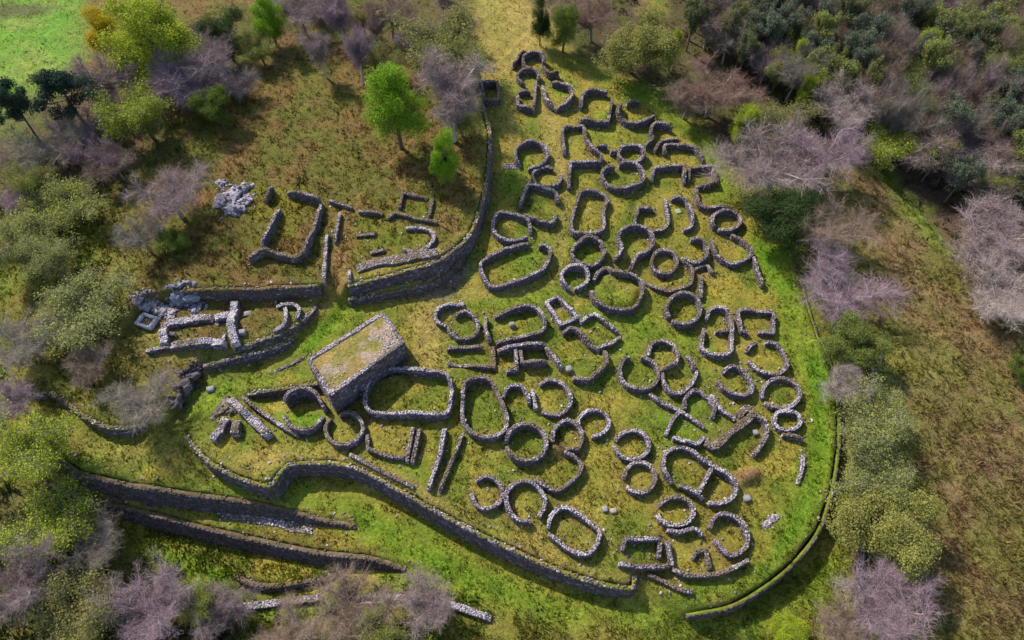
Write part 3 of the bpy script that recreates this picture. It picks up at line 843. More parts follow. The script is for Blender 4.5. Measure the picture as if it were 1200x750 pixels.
house(WAL, 'pale kerb wall along the right of the citadel steps', Ln((409, 316), (410, 326), (411, 337)), h=.8, pale=.6)
house('bath_house_ruin', 'pale long bath house ruin with thick walls on the left terrace', Ln((188, 381), (215, 375), (246, 371)), Ln((200, 404), (222, 401), (247, 398)), Ln((274, 352), (270, 380), (276, 402)), Ln((252, 372), (268, 367)), Ln((248, 400), (262, 401)), Ln((190, 384), (191, 401)), h=1.5, thick=1.2, pale=.8, moss=.02, vary=.08, ends=.1)
house(WAL, 'thin pale footing wall below the bath house', Ln((171, 411), (186, 408), (200, 406)), Ln((189, 391), (204, 390)), Ln((262, 390), (262, 404)), h=.9, pale=.65, moss=.05)
house(RND, 'small horseshoe ring beside the bath house terrace', C((324, 358), (334, 356), (346, 357), (351, 364), (347, 373)), C((334, 360), (335, 372), (331, 382), (320, 386)), h=.9, pale=.6)
house(WAL, 'low line of white stones edging the green entrance path', C((316, 437), (336, 429), (356, 419)), h=.14, pale=.85, moss=.2, thick=.5, top=.4)
house(WAL, 'ribbon of white rubble between the two lower dark banks', C((262, 600), (290, 606), (330, 614), (366, 623)), h=.22, pale=.75, moss=.2, thick=1.2, top=.5, vary=.9)
house('dry_stone_dyke', 'pale dry-stone field wall among bare trees along the bottom edge', C((263, 713), (300, 709), (333, 705), (377, 700)), C((408, 703), (440, 699), (470, 700), (500, 703), (528, 708), (575, 724)), h=.9, pale=.65, moss=.1, thick=.9, cat='wall')
house('dry_stone_dyke', 'old field wall running down through the tree row at right', C((1034, 415), (1020, 460), (1008, 505), (1009, 545), (1012, 600), (1011, 660), (1014, 755)), h=.8, pale=.45, moss=.3, cat='wall')

# retaining walls on the terrain steps
scarp_wall('rampart', 'long dark rampart wall along the lower left edge of the village', 'outer', parapet=.1, thick=.7, batter=.12, top=.22)
scarp_wall('rampart', 'curved rampart wall along the right edge of the village', 'east', parapet=-.7, moss=.6, pale=.05, top=.0, thick=.6)
scarp_wall('citadel_rampart', 'curved citadel wall of dark stone between brown hill and village', 'acro', 9, 20, parapet=.1, top=.22)
scarp_wall('citadel_rampart', 'straight dark wall between the citadel and the bath terrace', 'acro', 3, 7, parapet=.1, moss=.45, top=.15)
scarp_wall('stone_terrace', 'lower tier wall under the citadel wall above the bastion', 'tier', parapet=.05, moss=.3)
scarp_wall('stone_terrace', 'upper curved terrace wall below the bath house', 'bath_upper', parapet=.15, pale=.45)
scarp_wall('stone_terrace', 'lower curved terrace wall along the green entrance path', 'bath_lower', parapet=.15, pale=.45)
scarp_wall('stone_terrace', 'dark retaining wall behind the deep round house left of bastion', 'wedge', parapet=.15)
scarp_wall('stone_terrace', 'curved dark retaining wall beneath bare trees at left', 'bank_west', parapet=.1, moss=.4)
scarp_wall('stone_terrace', 'upper dark stone bank of the lower left ditches', 'ditch_inner', parapet=-.4, moss=.7, pale=.04, batter=.36, top=.05, turf=False)
scarp_wall('stone_terrace', 'lower long dark stone bank of the lower left ditches', 'ditch_middle', parapet=-.4, moss=.7, pale=.04, batter=.36, top=.05, turf=False)
scarp_wall('stone_terrace', 'short curved dark bank below the ditches, near the field wall', 'ditch_outer', parapet=.0, moss=.7, pale=.05, batter=.36, top=.08, turf=False)


# the tower-like bastion: four battered walls and a turf top
def bastion():
    zt = 3.8
    px = np.array([(359, 422), (450, 365), (474, 400), (386, 464)], float)
    x, y = unproj(px[:, 0], px[:, 1], zt)
    q = np.stack([x, y], 1)
    c = q.mean(0)
    root = thing('stone_bastion', 'big flat-topped wedge bastion with grassy top at the village entrance', 'bastion', (c[0], c[1], float(ground(*c))))
    inn = c + (q - c) * .955
    p = resample(inn, .42, True)
    g = np.minimum(ground(*p.T), -.4)
    build_wall(root, p, zt + .06 * vnoise(p[:, 0], p[:, 1], 1.4, 9, 2), g - .3, True, .65, .1, .4, batter=(.02, .05), face_sides=(1, -1), topstones=1.2)
    n = 26
    u, v = np.meshgrid(np.linspace(.02, .98, n), np.linspace(.03, .97, n))
    pts = (inn[0] * ((1 - u) * (1 - v))[..., None] + inn[1] * (u * (1 - v))[..., None] + inn[2] * (u * v)[..., None] + inn[3] * ((1 - u) * v)[..., None])
    zz = zt - .12 + .07 * vnoise(pts[..., 0], pts[..., 1], 1.5, 12, 2)
    mixn = sstep(-.4, .5, vnoise(pts[..., 0], pts[..., 1], 2.5, 14, 3))[..., None]
    bare = sstep(.15, .5, vnoise(pts[..., 0], pts[..., 1], 2.0, 15, 2) + .5 * u * v)[..., None] * .7
    col = srgb(146, 122, 72) * (1 - mixn) + srgb(122, 114, 54) * mixn
    col = col * (1 - bare) + srgb(158, 138, 128) * bare
    ii = np.arange(n * n).reshape(n, n)
    f = np.stack([ii[:-1, :-1], ii[1:, :-1], ii[1:, 1:], ii[:-1, 1:]], -1).reshape(-1, 4)
    f = f[:, ::-1]
    V = np.concatenate([pts, zz[..., None]], -1).reshape(-1, 3) - np.array(root.location)
    link('turf_top', mesh_np('turf_top', V, f, M_GROUND, col.reshape(-1, 3), True), root)
    S = Stones()
    m = 120
    uu = np.where(RNG.random(m) < .6, RNG.normal(.86, .07, m), RNG.normal(.15, .1, m)).clip(.03, .97)
    vv = np.clip(RNG.beta(4, 1.4, m), 0, .97)
    P = (inn[0] * ((1 - uu) * (1 - vv))[:, None] + inn[1] * (uu * (1 - vv))[:, None] + inn[2] * (uu * vv)[:, None] + inn[3] * ((1 - uu) * vv)[:, None])
    S.add(np.column_stack([P, np.full(m, zt - .06)]), np.tile([[1., 0]], (m, 1)), RNG.uniform(.04, .11, (m, 3)) * [1, 1, .5], stone_cols(m, .6, .1), 2)
    link('loose_stones', S.mesh('loose_stones', np.array(root.location), M_STONE), root, 'stuff')


bastion()


# ------------------------------------------------------------------ boulders, outcrops, single blocks, the stone basin
def icosphere(sub):
    import bmesh
    bm = bmesh.new()
    bmesh.ops.create_icosphere(bm, subdivisions=sub, radius=1)
    v = np.array([w.co[:] for w in bm.verts])
    f = np.array([[w.index for w in fc.verts] for fc in bm.faces])
    bm.free()
    return v, f


ICO_V, ICO_F = icosphere(4)


def lump(name, parent, ctr, size, seed, col, rough=.5, blocky=.25):
    v = ICO_V.copy()
    r = 1 + rough * vnoise(v[:, 0] * 3 + v[:, 2] * 1.7, v[:, 1] * 3 + v[:, 2] * 2.3, 1.6, seed, 2) - .32 * np.abs(vnoise(v[:, 0] * 3 - v[:, 2] * 2.1, v[:, 1] * 3 + v[:, 2] * 1.3, .8, seed + 9, 3)) ** .7
    q = v / np.max(np.abs(v), axis=1, keepdims=True)
    v = (v * (1 - blocky) + q * blocky * .8) * r[:, None] * np.asarray(size) * .5
    a = seed * 1.7
    x, y = v[:, 0].copy(), v[:, 1].copy()
    v[:, 0], v[:, 1] = x * math.cos(a) - y * math.sin(a), x * math.sin(a) + y * math.cos(a)
    cc = np.tile(np.asarray(col), (len(v), 1)) * (1 + .25 * vnoise(v[:, 0], v[:, 1] + v[:, 2], .5, seed + 3, 2))[:, None]
    return link(name, mesh_np(name, v + np.asarray(ctr) - np.array(parent.location), ICO_F, M_CORE if 'mound' in parent.name else M_ROCK, cc, False), parent)


def outcrop(label, spots, col, name='rock_outcrop'):
    xs, ys = on_ground([s[0] for s in spots], [s[1] for s in spots], .3)
    root = thing(name, label, 'rock', (float(xs.mean()), float(ys.mean()), float(ground(xs.mean(), ys.mean()))))
    for k, (x, y, s) in enumerate(zip(xs, ys, spots)):
        w = s[2] * .14
        lump('boulder', root, (x, y, float(ground(x, y)) + w * .02), (w * 1.25, w * .95, w * (s[3] if len(s) > 3 else .45)), k + int(s[0]), np.asarray(col) * RNG.uniform(.8, 1.15))
    S = Stones()
    for x, y, s in zip(xs, ys, spots):
        w = s[2] * .14
        m = 22
        d = RNG.normal(0, w * .36, (m, 2))
        q = np.array([x, y]) + d
        zz = ground(q[:, 0], q[:, 1]) + np.clip(w * .26 - .35 * np.hypot(*d.T), 0, None)
        S.add(np.column_stack([q, zz]), np.tile([[1., 0.]], (m, 1)), RNG.uniform(.05, .13, (m, 3)) * w * np.array([1.4, .8, .6]), np.tile(np.asarray(col), (m, 1)) * RNG.uniform(.45, 1.15, (m, 1)), 2.0, .35)
    link('rock_fragments', S.mesh('rock_fragments', np.array(root.location), M_ROCK), root, 'stuff')


outcrop('pale lilac rock outcrop on the brown hill left of the citadel building', [(268, 232, 24), (280, 222, 22), (275, 244, 22), (288, 234, 16), (258, 214, 12), (256, 238, 12)], (.31, .275, .31))
outcrop('blue-grey rock face between citadel wall and bath house', [(222, 350, 22, 1.1), (212, 346, 18, 1.0), (230, 360, 14), (204, 352, 14)], (.26, .26, .31))
outcrop('broken pale ledge of rock behind the stone basin', [(168, 356, 18), (182, 360, 18), (192, 364, 16), (176, 352, 14), (200, 368, 12), (160, 350, 12)], (.31, .27, .28))
outcrop('heap of mossy rubble at the left end of the forking gate wall', [(266, 474, 18), (258, 480, 12), (252, 486, 8), (272, 480, 12)], (.2, .16, .12), 'rubble_heap')
outcrop('tumbled pink stones on grass near the lower right rampart', [(902, 611, 7), (907, 607, 7), (897, 615, 6), (911, 605, 5)], (.38, .32, .32), 'fallen_stones')
outcrop('dark rock slope at the left end of the green entrance path', [(222, 440, 18, .8), (216, 452, 18, .8), (206, 470, 16, .7), (228, 430, 12)], (.12, .10, .10))


def block(label, px, py, w, d, h, col=(.27, .25, .25), rot=.2):
    x, y = on_ground(px, py, h)
    x, y = float(x[0]), float(y[0])
    z = float(ground(x, y))
    b = .05
    v, f = [], []
    ring = [(-w / 2, -d / 2), (w / 2, -d / 2), (w / 2, d / 2), (-w / 2, d / 2)]
    lv = [(1.04, -.2), (1.0, h - b), (1 - 2 * b / w, h)]
    for k, zz in lv:
        for (a, c) in ring:
            v.append((a * k + RNG.normal(0, .02), c * k + RNG.normal(0, .02), zz))
    for l in range(2):
        for i in range(4):
            j = (i + 1) % 4
            f.append((l * 4 + i, l * 4 + j, l * 4 + 4 + j, l * 4 + 4 + i))
    f.append((8, 9, 10, 11))
    o = link('stone_block', mesh_np('stone_block', np.array(v), np.array(f), M_ROCK, np.tile(np.array(col), (12, 1))))
    o.location = (x, y, z)
    o.rotation_euler.z = rot
    o['label'], o['category'] = label, 'stone'


block('pale square block standing inside the broad rounded ruin', 600, 379, .75, .7, .7)
block('small pale pedestal at the corner of the trapezoid court', 667, 431, .85, .9, .9)
block('white flat slab on the bath terrace grass', 290, 367, 1.2, .9, .3, (.28, .255, .26))
block('white stone block in the yard behind the earth bank', 886, 506, .65, .75, .6, (.28, .255, .26))
block('grey block at the right foot of the D-shaped ruin', 876, 583, .9, .8, .6, (.28, .255, .26))
block('white round-looking stone on grass between bottom rings', 709, 596, .7, .7, .5, (.28, .255, .26))
block('pinkish stone beside the white one between bottom rings', 719, 598, .8, .6, .4, (.38, .32, .3))
block('pale stone at the upper end of the spiral double ring', 541, 356, .9, .8, .6, (.28, .255, .26))
block('pale hearth slab inside the curved lean-to ruin', 795, 247, .9, 1.0, .2, (.3, .36, .22))
block('pale stone at the foot of the lower curved terrace wall', 246, 455, 1.1, .8, .5, (.28, .255, .26))
block('dark pale-topped block beside the bath terrace cross wall', 283, 388, 1.0, .8, .7, (.28, .255, .26))

# stone basin: four rim slabs round a sunken floor
bx, by = on_ground([171], [375], .9)
basin = thing('stone_basin', 'white-rimmed rectangular stone basin left of the bath house', 'basin', (float(bx[0]), float(by[0]), float(ground(bx[0], by[0]))))
basin.rotation_euler.z = -.35


def box_part(name, parent, c, s, mat, col):
    x, y, z = np.array(s) / 2
    v = np.array([(a * x, b * y, d * z) for d in (-1, 1) for a, b in ((-1, -1), (1, -1), (1, 1), (-1, 1))]) + np.array(c) + RNG.normal(0, .015, (8, 3))
    f = np.array([[3, 2, 1, 0], [4, 5, 6, 7], [0, 1, 5, 4], [1, 2, 6, 5], [2, 3, 7, 6], [3, 0, 4, 7]])
    return link(name, mesh_np(name, v, f, mat, np.tile(np.array(col), (8, 1))), parent)


for cx_, cy_, sx_, sy_ in ((0, -.95, 2.9, .4), (0, .95, 2.9, .4), (-1.25, 0, .4, 1.49), (1.25, 0, .4, 1.49)):
    box_part('rim_slab', basin, (cx_, cy_, .3), (sx_, sy_, 1.2), M_ROCK, (.6, .57, .6))
box_part('basin_floor', basin, (0, 0, .1), (2.09, 1.49, .5), M_ROCK, (.3, .2, .12))

# small paved patch by the path
px_, py_ = on_ground([600], [195])
pave = thing('paved_patch', 'small patch of grey paving at the round ruin beside the worn path', 'paving', (float(px_[0]), float(py_[0]), float(ground(px_[0], py_[0]))))
k = 0
for i in range(6):
    for j in range(3):
        s = .52
        X, Y = (i - 2.5) * s + (j % 2) * .15, (j - 1) * s
        z = float(ground(px_[0] + X, py_[0] + Y) - pave.location.z)
        box_part('paving_stone', pave, (X, Y, z + .06), (.44, .44, .14), M_STONE, np.array([.3, .25, .28]) * random.uniform(.7, 1.2))

# ------------------------------------------------------------------ ground sheet: lusher, rougher growth along the foot of the walls
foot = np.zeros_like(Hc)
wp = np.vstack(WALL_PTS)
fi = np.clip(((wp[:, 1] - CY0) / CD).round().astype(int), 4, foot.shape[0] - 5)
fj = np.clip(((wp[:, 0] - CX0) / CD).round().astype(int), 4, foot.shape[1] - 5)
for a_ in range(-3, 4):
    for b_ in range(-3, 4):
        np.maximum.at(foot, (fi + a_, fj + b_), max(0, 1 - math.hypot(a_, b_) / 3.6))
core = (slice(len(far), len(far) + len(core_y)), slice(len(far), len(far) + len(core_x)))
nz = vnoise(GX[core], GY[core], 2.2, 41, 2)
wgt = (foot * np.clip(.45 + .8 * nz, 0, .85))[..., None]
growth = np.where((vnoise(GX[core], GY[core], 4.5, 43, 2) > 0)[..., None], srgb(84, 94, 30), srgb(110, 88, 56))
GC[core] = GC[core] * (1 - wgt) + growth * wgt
GCc = GC[core]
ny, nx = GX.shape
idx = np.arange(ny * nx).reshape(ny, nx)
quads = np.stack([idx[:-1, :-1], idx[:-1, 1:], idx[1:, 1:], idx[1:, :-1]], -1).reshape(-1, 4)
fine = vnoise(GX, GY, 1.1, 31, 2) * 0.05 + vnoise(GX, GY, 2.6, 32, 1) * 0.06
gme = mesh_np('ground', np.stack([GX, GY, H + fine], -1).reshape(-1, 3), quads, M_GROUND, GC.reshape(-1, 3), smooth=True)
link('ground', gme, kind='structure')


# stones fallen from the walls, lying about in the grass
S = Stones()
pick = wp[RNG.integers(0, len(wp), 2600)]
fx = pick + RNG.normal(0, 1.0, pick.shape)
fr = RNG.uniform(.07, .17, (len(fx), 1)) * RNG.uniform(.7, 1.3, (len(fx), 3)) * np.array([1.2, .9, .6])
S.add(np.column_stack([fx, ground(fx[:, 0], fx[:, 1]) + .03]), np.tile([[1., 0.]], (len(fx), 1)), fr, stone_cols(len(fx), .3, .35), 2.0, .2)
o = link('fallen_stones', S.mesh('fallen_stones', np.zeros(3), M_STONE), None, 'stuff')
o['label'], o['category'] = 'small stones fallen from the ruined walls, strewn in the grass', 'stones'
# ------------------------------------------------------------------ trees: prototypes 10 m tall with a crown about 7 m across
class Tubes:
    def __init__(self):
        self.v, self.f, self.n = [], [], 0

    def seg(self, a, b, ra, rb, k=4):
        a, b = np.asarray(a, float), np.asarray(b, float)
        d = b - a
        d /= np.linalg.norm(d) + 1e-9
        u = np.cross(d, [0.3, 0.9, 0.2])
        u /= np.linalg.norm(u) + 1e-9
        w = np.cross(d, u)
        th = np.arange(k) * 2 * math.pi / k
        ring = np.cos(th)[:, None] * u + np.sin(th)[:, None] * w
        self.v += [a + ring * ra, b + ring * rb]
        i = np.arange(k)
        j = (i + 1) % k
        self.f.append(np.stack([self.n + i, self.n + j, self.n + k + j, self.n + k + i], 1))
        self.n += 2 * k

    def mesh(self, name, mat):
        v = np.vstack(self.v)
        return mesh_np(name, v, np.vstack(self.f), mat, np.ones((len(v), 3)), True)


def unit(v):
    return v / (np.linalg.norm(v) + 1e-9)


def skeleton(rs, T, trunk_h, spread, limbs, sub, upright, hmax=9.6):
    """trunk + limbs + branches into T; returns branch stations (pos, dir) where twigs grow"""
    tips = []
    base = np.array([0, 0, -.4])
    lean = rs.normal(0, .25, 2)
    p = base
    n = 5
    for i in range(n):
        q = np.array([lean[0] * (i + 1) / n, lean[1] * (i + 1) / n, trunk_h * (i + 1) / n])
        T.seg(p, q, .26 - .03 * i, .26 - .03 * (i + 1), 6)
        p = q
    for l in range(limbs):
        z0 = trunk_h * rs.uniform(.55, 1.0)
        a = l * 2.4 + rs.uniform(-.4, .4)
        st = np.array([lean[0] * z0 / trunk_h, lean[1] * z0 / trunk_h, z0])
        d = unit(np.array([math.cos(a), math.sin(a), upright * rs.uniform(.7, 1.5)]))
        L = spread * rs.uniform(.75, 1.1)
        p = st
        m = 4
        for i in range(m):
            d = unit(d + rs.normal(0, .16, 3) + np.array([0, 0, .08]))
            q = p + d * L / m
            if q[2] > hmax:
                q[2] = hmax - rs.uniform(0, .4)
            T.seg(p, q, .13 * (1 - i / m) + .035, .13 * (1 - (i + 1) / m) + .035)
            for s in range(sub):
                dd = unit(d * .6 + rs.normal(0, .75, 3) + np.array([0, 0, .3]))
                o = p + (q - p) * rs.uniform(0, 1)
                l2 = L * rs.uniform(.22, .45)
                mid = o + dd * l2 * .5
                d3 = unit(dd + rs.normal(0, .3, 3))
                e = mid + d3 * l2 * .5
                T.seg(o, mid, .035, .025, 3)
                T.seg(mid, e, .025, .015, 3)
                for t in (.2, .5, .8, 1.0):
                    tips.append((o + (e - o) * t, dd))
            p = q
        tips.append((p, d))
    return tips


def twig_mesh(name, rs, tips, per, length, width=.028, mat=None, spread=.8):
    P = np.array([t[0] for t in tips])
    D = np.array([t[1] for t in tips])
    P = np.repeat(P, per, 0)
    D = np.repeat(D, per, 0)
    n = len(P)
    d = D * .55 + rs.normal(0, spread * .6, (n, 3)) + np.array([0, 0, .25])
    d /= np.linalg.norm(d, axis=1, keepdims=True)
    o = P + rs.normal(0, .12, (n, 3))
    L = length * rs.uniform(.5, 1.25, (n, 1))
    side = np.cross(d, rs.normal(0, 1, (n, 3)))
    side /= np.linalg.norm(side, axis=1, keepdims=True) + 1e-9
    bend = o + d * L * .55 + rs.normal(0, .06, (n, 3))
    tip = o + d * L + rs.normal(0, .14, (n, 3))
    # main twig plus one side shoot
    d2 = d + rs.normal(0, .6, (n, 3))
    d2 /= np.linalg.norm(d2, axis=1, keepdims=True)
    tip2 = bend + d2 * L * .5
    V = np.stack([o - side * width * .6, o + side * width * .6, tip, bend - side * width * .5, bend + side * width * .5, tip2], 1).reshape(-1, 3)
    F = (np.array([[0, 1, 2], [3, 4, 5]])[None] + 6 * np.arange(n)[:, None, None]).reshape(-1, 3)
    c = np.repeat(rs.uniform(.65, 1.35, n), 6)[:, None] * np.ones((1, 3))
    return mesh_np(name, V, F, mat, c)


def leaf_mesh(name, rs, centers, per, clump_r, size, mat, up=.35, flat=1.0):
    """leaf sprays: small quads scattered in clumps round the given centres"""
    P = np.repeat(np.asarray(centers), per, 0)
    n = len(P)
    off = rs.normal(0, 1, (n, 3))
    off /= np.linalg.norm(off, axis=1, keepdims=True)
    off *= (rs.uniform(.25, 1, (n, 1)) ** .5) * clump_r
    off[:, 2] *= flat
    P = P + off
    nr = off / clump_r * .8 + rs.normal(0, .55, (n, 3)) + np.array([0, 0, up])
    nr /= np.linalg.norm(nr, axis=1, keepdims=True)
    a = np.cross(nr, rs.normal(0, 1, (n, 3)))
    a /= np.linalg.norm(a, axis=1, keepdims=True) + 1e-9
    b = np.cross(nr, a)
    s = size * rs.uniform(.6, 1.3, (n, 1))
    V = np.stack([P - a * s, P - b * s * .55, P + a * s, P + b * s * .55], 1).reshape(-1, 3)
    F = (np.arange(4)[None] + 4 * np.arange(n)[:, None])
    tint = np.repeat(rs.uniform(.8, 1.2, len(centers)), per) * rs.uniform(.75, 1.25, n)
    c = np.stack([tint * rs.uniform(.9, 1.12, n), tint, tint * rs.uniform(.8, 1.2, n)], 1)
    return mesh_np(name, V, F, mat, np.repeat(c, 4, 0))


def shell(rs, n, cz, rx, rz, inner=.35, lobes=7, cone=0.0, zmin=1.0):
    """clump centres on many uneven boughs, so the crown has bulges, hollows and gaps"""
    out = []
    L = []
    for i in range(lobes * 3):
        d = rs.normal(0, 1, 3)
        d /= np.linalg.norm(d)
        r = rs.uniform(.35, .92)
        k = (d[2] * r + 1) / 2
        c = np.array([d[0] * rx * r, d[1] * rx * r, cz + d[2] * rz * r])
        c[:2] *= 1.2 - cone * k * 1.2
        L.append((c, rx * rs.uniform(.16, .38) * (1.15 - .5 * cone * k)))
    while len(out) < n:
        c, r = L[rs.integers(len(L))]
        d = rs.normal(0, 1, 3) + np.array([0, 0, .35])
        d /= np.linalg.norm(d)
        p = c + d * r * rs.uniform(.55, 1.0)
        if p[2] > zmin:
            out.append(p)
    return np.array(out)


PROTO = {}


def proto(kind, trunk, crown, twigs=None):
    PROTO.setdefault(kind, []).append((trunk, crown, twigs))


for s in range(4):       # leafless broadleaf: a haze of fine twigs
    rs = np.random.default_rng(100 + s)
    T = Tubes()
    tips = skeleton(rs, T, rs.uniform(3.2, 4.4), 5.0, 9, 5, .95)
    proto('bare', T.mesh('trunk', M_BARK), twig_mesh('crown', rs, tips, 12, 1.15, .017, M_TWIG))
for s in range(2):       # slim leafless birch
    rs = np.random.default_rng(140 + s)
    T = Tubes()
    tips = skeleton(rs, T, 6.2, 3.6, 12, 4, 1.5)
    proto('birch', T.mesh('trunk', M_BARK), twig_mesh('crown', rs, tips, 13, 1.0, .017, M_TWIG))
for s in range(3):       # trees just coming into leaf: twigs and thin small leaves
    rs = np.random.default_rng(200 + s)
    T = Tubes()
    tips = skeleton(rs, T, 3.4, 4.6, 9, 5, .9)
    pts = np.array([t[0] for t in tips]) + rs.normal(0, .35, (len(tips), 3))
    proto('budding', T.mesh('trunk', M_BARK), leaf_mesh('crown', rs, pts, 19, .7, .095, M_LEAF, .3), twig_mesh('twigs', rs, tips, 4, 1.0, .020, M_TWIG))
for s in range(3):       # full fresh leaf, somewhat conical
    rs = np.random.default_rng(300 + s)
    T = Tubes()
    skeleton(rs, T, 5.0, 3.4, 8, 2, 1.0)
    proto('leafy', T.mesh('trunk', M_BARK), leaf_mesh('crown', rs, shell(rs, 340, 5.0, 3.4, 4.7, .45, 10, .45, .6), 105, .75, .085, M_LEAF))
for s in range(2):       # rounded leafy bush or tree
    rs = np.random.default_rng(340 + s)
    T = Tubes()
    skeleton(rs, T, 4.0, 3.2, 8, 2, .8)
    proto('round', T.mesh('trunk', M_BARK), leaf_mesh('crown', rs, shell(rs, 320, 5.3, 3.4, 4.2, .5, 10, .1, .6), 105, .75, .085, M_LEAF))
for s in range(2):       # pine: long bare stem, flat dark plates
    rs = np.random.default_rng(400 + s)
    T = Tubes()
    T.seg((0, 0, -.4), (.3, .2, 5), .24, .18, 6)
    T.seg((.3, .2, 5), (.1, .5, 9.2), .18, .06, 6)
    cs = []
    for i in range(24):
        z = rs.uniform(5.8, 9.7)
        a = rs.uniform(0, 6.28)
        r = rs.uniform(.4, 3.2) * (1.25 - (z - 6.2) / 5)
        e = np.array([.2 + math.cos(a) * r, .3 + math.sin(a) * r, z])
        T.seg((.2, .3, z - .9), e, .06, .03, 3)
        cs += [e + rs.normal(0, .35, 3) * [1, 1, .3] for _ in range(5)]
    proto('pine', T.mesh('trunk', M_BARK), leaf_mesh('crown', rs, np.array(cs), 130, .85, .12, M_LEAF, .6, .7))
for s in range(3):       # tall open evergreen of the wood (greyish blue-green sprays)
    rs = np.random.default_rng(450 + s)
    T = Tubes()
    tips = skeleton(rs, T, 5.8, 3.6, 11, 4, 1.1)
    sel = np.array([t[0] for t in tips])[::2]
    proto('wood', T.mesh('trunk', M_BARK), leaf_mesh('crown', rs, sel, 40, .60, .14, M_LEAF, .3), None)

KIND_LEAF = {'bare': 'bare', 'birch': 'birch'}
BARK = {'bare': (.27, .22, .20), 'birch': (.42, .38, .38), 'budding': (.13, .10, .085), 'leafy': (.12, .09, .07), 'round': (.10, .08, .06), 'pine': (.13, .09, .075), 'wood': (.15, .12, .11)}
TINT = {
    'mauve': (.285, .21, .195), 'purple': (.29, .20, .22), 'grey': (.25, .21, .16), 'brown': (.25, .175, .125), 'pale': (.37, .295, .255), 'rust': (.25, .15, .11),
    'lime': (.30, .36, .025), 'vivid': (.20, .34, .02), 'yellow': (.46, .36, .02), 'olive': (.27, .29, .05), 'sage': (.25, .27, .075), 'twiggreen': (.22, .20, .11), 'green': (.12, .17, .025),
    'dark': (.045, .075, .018), 'pine': (.028, .055, .035), 'bluegreen': (.13, .15, .095), 'mid': (.15, .165, .065), 'goldolive': (.23, .225, .055), 'softgreen': (.16, .19, .04),
}
tree_count = [0]
TREE_XY = []


def tree(kind, tint, px, py, wpx, h, label, group=None, name=None, cat='tree', twig_tint=None, crown_at=.62, xy=None):
    """px, py: middle of the crown; wpx: crown width in pixels; h: height in metres"""
    if xy is None:
        x, y = on_ground(px, py, crown_at * h)
        x, y = float(x[0]), float(y[0])
    else:
        x, y = xy
    z = float(ground(x, y))
    depth = to_px(x, y, z + h * .6)[2]
    w = wpx * float(depth) / FPX * (1.12 if kind in ('bare', 'budding', 'birch', 'pine') and xy is None else 1.0)
    TREE_XY.append((x, y, w))
    k = tree_count[0]
    tree_count[0] += 1
    vs = PROTO[kind]
    trunk, crown, twigs = vs[k % len(vs)]
    root = thing(name or {'bare': 'bare_tree', 'birch': 'birch_tree', 'budding': 'budding_tree', 'leafy': 'leafy_tree', 'round': 'evergreen_tree', 'pine': 'pine_tree', 'wood': 'woodland_tree'}[kind], label, cat, (x, y, z), group)
    root.rotation_euler.z = (k * 2.399) % 6.283
    root.scale = (w / 7.0, w / 7.0, h / 10.0)
    j = 1 + random.uniform(-.08, .08)
    t = link('trunk', trunk, root)
    t.color = (*BARK[kind], 1)
    c = link('crown', crown, root)
    c.color = (*[v * j for v in TINT[tint]], 1)
    if twigs:
        g = link('twigs', twigs, root)
        g.color = (*TINT[twig_tint or 'twiggreen'], 1)
    return root


# upper left corner and hill edge
tree('leafy', 'lime', 172, 28, 110, 20.4, 'large lime-green tree at the top left beside the meadow')
tree('leafy', 'yellow', 120, 34, 46, 13.2, 'yellow-orange leaved tree at the left of the large lime one')
tree('round', 'dark', 259, 34, 57, 12.0, 'round dark evergreen tree near the top left')
tree('leafy', 'vivid', 311, 12, 46, 13.2, 'bright green tree cut by the top edge, left')
tree('budding', 'olive', 300, 46, 37, 9.6, 'small olive tree in front of the bright green one at top')
tree('budding', 'lime', 153, 116, 67, 14.4, 'tall thin yellow-green tree below the large lime one')
tree('round', 'green', 245, 119, 46, 8.4, 'round mid-green bushy tree on the left hill edge')
tree('pine', 'pine', 78, 112, 60, 14.4, 'larger dark pine on thin trunk beside the meadow')
tree('pine', 'pine', 19, 130, 39, 14.4, 'smaller dark pine at the left edge of the picture')
tree('bare', 'mauve', 116, 84, 57, 12.0, 'mauve leafless tree behind the larger pine')
tree('bare', 'purple', 212, 78, 76, 13.2, 'leafless purple-grey tree left of the round dark evergreen')
tree('bare', 'mauve', 238, 62, 53, 12.0, 'leafless mauve tree touching the round dark evergreen')
tree('bare', 'brown', 130, 187, 46, 8.0, 'rounded brown leafless tree below the tall yellow-green one')
tree('bare', 'grey', 70, 165, 62, 9.0, 'tangled leafless tree below the larger pine')
tree('bare', 'purple', 100, 145, 44, 8.0, 'dark purple leafless tree right of the larger pine')
tree('bare', 'grey', 30, 180, 46, 8.0, 'grey leafless tree below the smaller pine')
tree('bare', 'mauve', 196, 226, 74, 10.0, 'spreading leafless tree on the left hillside with visible limbs')
tree('bare', 'grey', 160, 272, 44, 8.0, 'small grey leafless tree on the left hillside, above the budding trees')
tree('bare', 'mauve', 272, 92, 41, 7.2, 'small mauve leafless tree right of the mid-green bushy one')
tree('budding', 'olive', 62, 236, 76, 9.0, 'yellow-topped budding tree on the left slope')
tree('budding', 'sage', 14, 285, 60, 9.0, 'green-grey budding tree cut by the left edge')
tree('budding', 'sage', 52, 296, 56, 9.0, 'grey-green budding tree with a leaning dark trunk, left slope')
tree('budding', 'sage', 92, 356, 92, 9.0, 'big sage-grey budding tree left of the bath house')
tree('budding', 'olive', 28, 204, 40, 11.0, 'thin olive budding tree near the left edge')
tree('bare', 'purple', 14, 232, 40, 7.0, 'dark purple leafless tree at the left edge, mid height')
tree('round', 'green', 202, 280, 38, 4.0, 'round green bush on the slope above the bath terrace', cat='bush', name='green_bush', crown_at=.5)
tree('bare', 'grey', 160, 464, 64, 7.0, 'hazy grey leafless tree above the curved left retaining wall')
